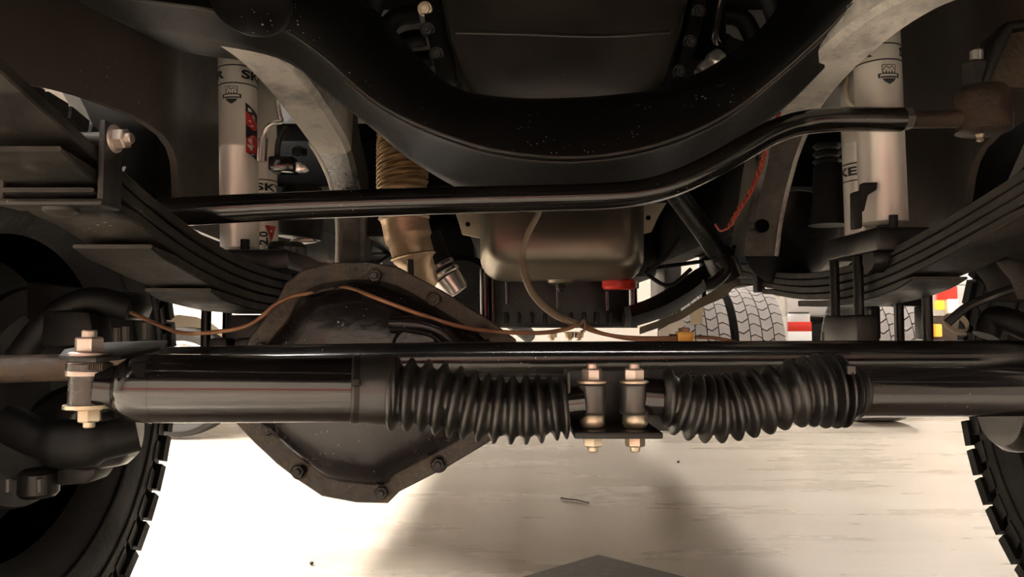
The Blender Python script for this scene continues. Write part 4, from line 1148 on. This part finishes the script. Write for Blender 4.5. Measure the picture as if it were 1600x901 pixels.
# centre bracket with the two bolts
cb = thing('stabilizer_bracket', 'black centre bracket holding both stabilizers with two zinc bolts', 'bracket', P(955, 710, 0.68))
YB = 0.682
p0, p1 = P(893, 678, YB), P(1026, 668, YB)
bm = BM(); add_box(bm, (p0.x, YB - 0.03, p0.z), (p1.x, YB + 0.045, p1.z), 0.0015); part('lower_plate', bm, 'satin_black', cb)
bm = BM(); p0, p1 = P(882, 672, YB + 0.05), P(1046, 578, YB + 0.05); add_box(bm, (p0.x, YB + 0.045, p0.z), (p1.x, YB + 0.055, p1.z), 0.0015); part('back_plate', bm, 'satin_black', cb)
p0, p1 = P(735, 592, 0.75), P(1040, 587, 0.75)
bm = BM(); add_box(bm, (p0.x, 0.735, p0.z), (p1.x, 0.79, p1.z), 0.0015); part('upper_plate', bm, 'satin_black', cb)
for k, x in enumerate((925, 991)):
    c0, c1 = P(x, 646, YB), P(x, 598, YB)
    H = (c1 - c0).length
    bm = BM(); add_lathe(bm, [(0, 0.0126), (0.002, 0.0135), (0.004, 0.0128), (H - 0.004, 0.0128), (H - 0.002, 0.0135), (H, 0.0126)], c0, (0, 0, 1), 32); part('sleeve', bm, 'bush_grey', cb)
    bm = BM(); add_lathe(bm, [(0, 0.0136), (0.0015, 0.0136)], P(x, 597, YB), (0, 0, 1), 32); part('washer', bm, 'zinc', cb)
    bm = BM(); add_lathe(bm, [(0, 0.0095), (0.003, 0.0115), (0.011, 0.0112), (0.0125, 0.010)], P(x + 1, 667, YB), (0, 0, 1), 28); part('spacer', bm, 'zinc', cb)
    nut('nut', NUT_PINK, P(x, 593, YB), (0, 0, 1), px_m(16.5, YB) * 0.98, cb, 0.1 + 0.35 * k)
    nut('bolt_head', NUT_ZINC, P(x + 1, 680, YB), (0, 0, -1), px_m(15.5, YB), cb, 0.5 - 0.3 * k)
bm = BM(); p0, p1 = P(893, 664, YB - 0.02), P(888, 582, YB - 0.02); add_box(bm, (p1.x, YB - 0.01, p0.z), (p0.x, YB + 0.04, p1.z), 0.001); part('side_plate', bm, 'leaf_edge', cb)
bm = BM(); add_tube(bm, [P(876, 632, 0.684), P(912, 628, 0.684)], 0.016, 24); part('rod_sleeve', bm, 'shock_black', cb)

# ------------------------------------------------------------------ lines and hoses
t = thing('brake_line', 'copper brake line snaking over the differential cover', 'brake line', P(560, 530, 0.92))
bl = [(205, 488, 0.97), (250, 508, 0.95), (285, 520, 0.93), (330, 519, 0.92), (375, 512, 0.92), (402, 500, 0.92), (430, 476, 0.918), (458, 463, 0.915), (500, 455, 0.912), (530, 450, 0.912), (552, 452, 0.905),
      (600, 470, 0.888), (660, 492, 0.886), (720, 510, 0.893), (780, 518, 0.918), (840, 520, 0.922), (880, 515, 0.926), (905, 506, 0.93)]
bm = BM(); add_tube(bm, catmull([P(*q) for q in bl], 6), 0.0027, 10); part('pipe', bm, 'copper', t, sharp=80)
p0, p1 = P(490, 459, 0.912), P(522, 452, 0.912)
bm = BM(); add_tube(bm, [p0, p1], 0.0042, 10); part('union', bm, 'leaf_edge', t)
for x, y in ((492, 458), (524, 452)):
    bm = BM(); add_lathe(bm, [(0, 0.006), (0.006, 0.006)], P(x, y, 0.912), (1, 0, 0.2), 6); part('union_nut', bm, 'spring_grey', t)
bm = BM(); add_tube(bm, catmull([P(905, 508, 0.93), P(930, 518, 0.935), P(970, 526, 0.94), P(1020, 528, 0.945), (P(1056, 527, 0.95))]), 0.0026, 10); part('pipe', bm, 'copper', t)
bm = BM(); add_tube(bm, catmull([P(908, 504, 0.935), P(940, 520, 0.94), P(990, 530, 0.945), P(1060, 531, 0.955)]), 0.0022, 8); part('pipe', bm, 'copper', t)
bm = BM(); add_tube(bm, catmull([P(1086, 527, 0.95), P(1110, 527, 0.955), P(1140, 532, 0.96), P(1165, 540, 0.97)]), 0.0024, 8); part('pipe', bm, 'copper', t)
bm = BM(); add_tube(bm, catmull([P(896, 503, 0.927), P(904, 509, 0.924), P(912, 500, 0.93), P(914, 514, 0.926), P(908, 518, 0.93)]), 0.0016, 6); part('tie', bm, 'hose_tan', t)
t = thing('brass_fitting', 'square brass tee fitting above the tie rod', 'fitting', P(1071, 534, 0.955))
p0, p1 = P(1058, 534, 0.95), P(1083, 518, 0.95)
bm = BM(); add_box(bm, (p0.x, 0.945, p0.z), (p1.x, 0.965, p1.z), 0.001); part('body', bm, 'brass', t)
bm = BM(); add_lathe(bm, [(0, 0.0075), (0.005, 0.0075), (0.006, 0.006)], P(1069, 519, 0.955), (0, 0, 1), 6); part('top_nut', bm, 'copper', t)
bm = BM(); add_tube(bm, [P(1046, 527, 0.955), P(1058, 527, 0.955)], 0.0045, 8); part('side_nut', bm, 'rust', t)
bm = BM(); add_tube(bm, catmull([P(848, 300, 1.1), P(842, 330, 1.06), P(824, 366, 1.04), P(816, 400, 1.02), P(822, 436, 1.0), P(838, 466, 0.98), P(865, 490, 0.96), P(890, 502, 0.945), P(903, 507, 0.937)], 7), 0.0048, 12)
single('vent_hose', bm, 'hose_tan', 'translucent tan vent hose looping in front of the transmission pan', 'hose')
t = thing('wire_pair', 'twisted red wires hanging behind the drag link', 'wire', P(1140, 360, 1.2))
ctr = catmull([P(1216, 176, 1.14), P(1196, 235, 1.18), P(1186, 268, 1.2), P(1172, 300, 1.2), P(1154, 328, 1.2), P(1138, 356, 1.2)], 14)
for ph in (0, PI):
    bm = BM(); add_tube(bm, [p + Vector((math.cos(i * 0.75 + ph), math.sin(i * 0.75 + ph), 0)) * 0.003 for i, p in enumerate(ctr)], 0.0021, 6); part('strand', bm, 'wire_red', t, sharp=80)
bm = BM(); add_tube(bm, catmull([P(1138, 356, 1.2), P(1126, 360, 1.21), P(1118, 350, 1.22)]), 0.002, 6); part('tail', bm, 'wire_red', t)


# ------------------------------------------------------------------ steering knuckles
def knuckle_left():
    t = thing('steering_knuckle', 'black steering knuckle and brake parts inside the left wheel', 'knuckle', P(110, 760, 0.98))
    bm = BM(); add_lathe(bm, [(0, 0.05), (0.01, 0.058), (0.05, 0.062), (0.09, 0.052), (0.11, 0.04)], P(205, 655, 1.0), (-1, -0.15, -0.12), 36); part('axle_end', bm, 'gloss_black', t)
    bm = BM(); add_tube(bm, catmull([P(215, 675, 0.95), P(150, 690, 0.93), P(80, 690, 0.93), P(10, 660, 0.94)]), [0.024] * 6 + [0.03] * 6 + [0.024] * 7, 24); part('lower_yoke', bm, 'flat_black', t)
    bm = BM(); add_tube(bm, catmull([P(200, 480, 0.98), P(140, 470, 0.96), P(80, 500, 0.95), P(30, 560, 0.95)]), 0.018, 24); part('upper_yoke', bm, 'flat_black', t)
    bm = BM(); add_prism(bm, [P(x, y, 0.98) for x, y in ((40, 440), (108, 448), (200, 454), (206, 480), (198, 500), (150, 496), (40, 500))], (0, 0.06, 0), 0.004); part('caliper_bracket', bm, 'satin_black', t)
    bm = BM(); add_prism(bm, [P(x, y, 0.93) for x, y in ((64, 482), (140, 486), (150, 540), (60, 545))], (0, 0.05, 0), 0.008); part('caliper', bm, 'flat_black', t)
    for x, y in ((182, 528), (196, 526), (227, 520)):
        bm = BM(); add_tube(bm, [P(x, y - 16, 0.9), P(x, y + 10, 0.9)], 0.004, 8); part('stud', bm, 'leaf_edge', t)
    bm = BM(); add_prism(bm, [P(x, y, 0.97) for x, y in ((80, 738), (150, 712), (148, 742), (138, 756), (86, 760))], (0, 0.05, 0), 0.006); part('ball_joint_boss', bm, 'spring_dark', t)
    bm = BM(); add_lathe(bm, [(0, 0.02), (0.005, 0.024), (0.03, 0.024), (0.035, 0.018)], P(60, 775, 0.97), (0, 0, 1), 24); part('ball_joint', bm, 'satin_black', t)
    for x in (13, 62):
        bm = BM(); add_tube(bm, [P(x, 748, 0.94), P(x, 768, 0.94)], 0.004, 8); part('cotter_bolt', bm, 'leaf_edge', t)
    bm = BM(); add_lathe(bm, [(0, 0.12), (0.004, 0.155), (0.012, 0.158), (0.014, 0.15), (0.016, 0.06)], (CX - 0.80, AX, 0.45), (-1, 0, 0), 56, cap=False); part('dust_shield', bm, 'flat_black', t)


def knuckle_right():
    t = thing('steering_knuckle', 'dark steering knuckle with dusty casting at the right edge', 'knuckle', P(1590, 640, 1.0))
    bm = BM(); add_prism(bm, [P(x, y, 1.02) for x, y in ((1553, 408), (1580, 402), (1640, 410), (1640, 470), (1590, 470), (1580, 440))], (0, 0.06, 0), 0.006); part('upper_yoke', bm, 'spring_grey', t)
    bm = BM(); add_tube(bm, catmull([P(1480, 505, 1.04), P(1510, 480, 1.03), P(1550, 462, 1.02), P(1580, 452, 1.02)]), 0.006, 8); part('brake_hose', bm, 'rubber', t)
    bm = BM(); add_tube(bm, catmull([P(1540, 525, 1.1), P(1552, 498, 1.1), P(1575, 500, 1.08), P(1620, 520, 1.06)]), 0.018, 16); part('arm', bm, 'flat_black', t)
    bm = BM(); add_lathe(bm, [(0, 0.05), (0.01, 0.058), (0.05, 0.062), (0.09, 0.05)], P(1560, 640, 1.05), (1, 0, 0), 36); part('axle_end', bm, 'gloss_black', t)
    bm = BM(); add_lathe(bm, [(0, 0.017), (0.006, 0.02), (0.012, 0.017)], P(1491, 508, 1.2), (0, -0.8, 0.6), 24, cap=False); part('bushing', bm, 'beige_metal', t)
    bm = BM(); add_lathe(bm, [(0, 0.12), (0.004, 0.155), (0.012, 0.158), (0.014, 0.15), (0.016, 0.06)], (CX + 0.80, AX, 0.45), (1, 0, 0), 56, cap=False); part('dust_shield', bm, 'flat_black', t)


knuckle_left()
knuckle_right()
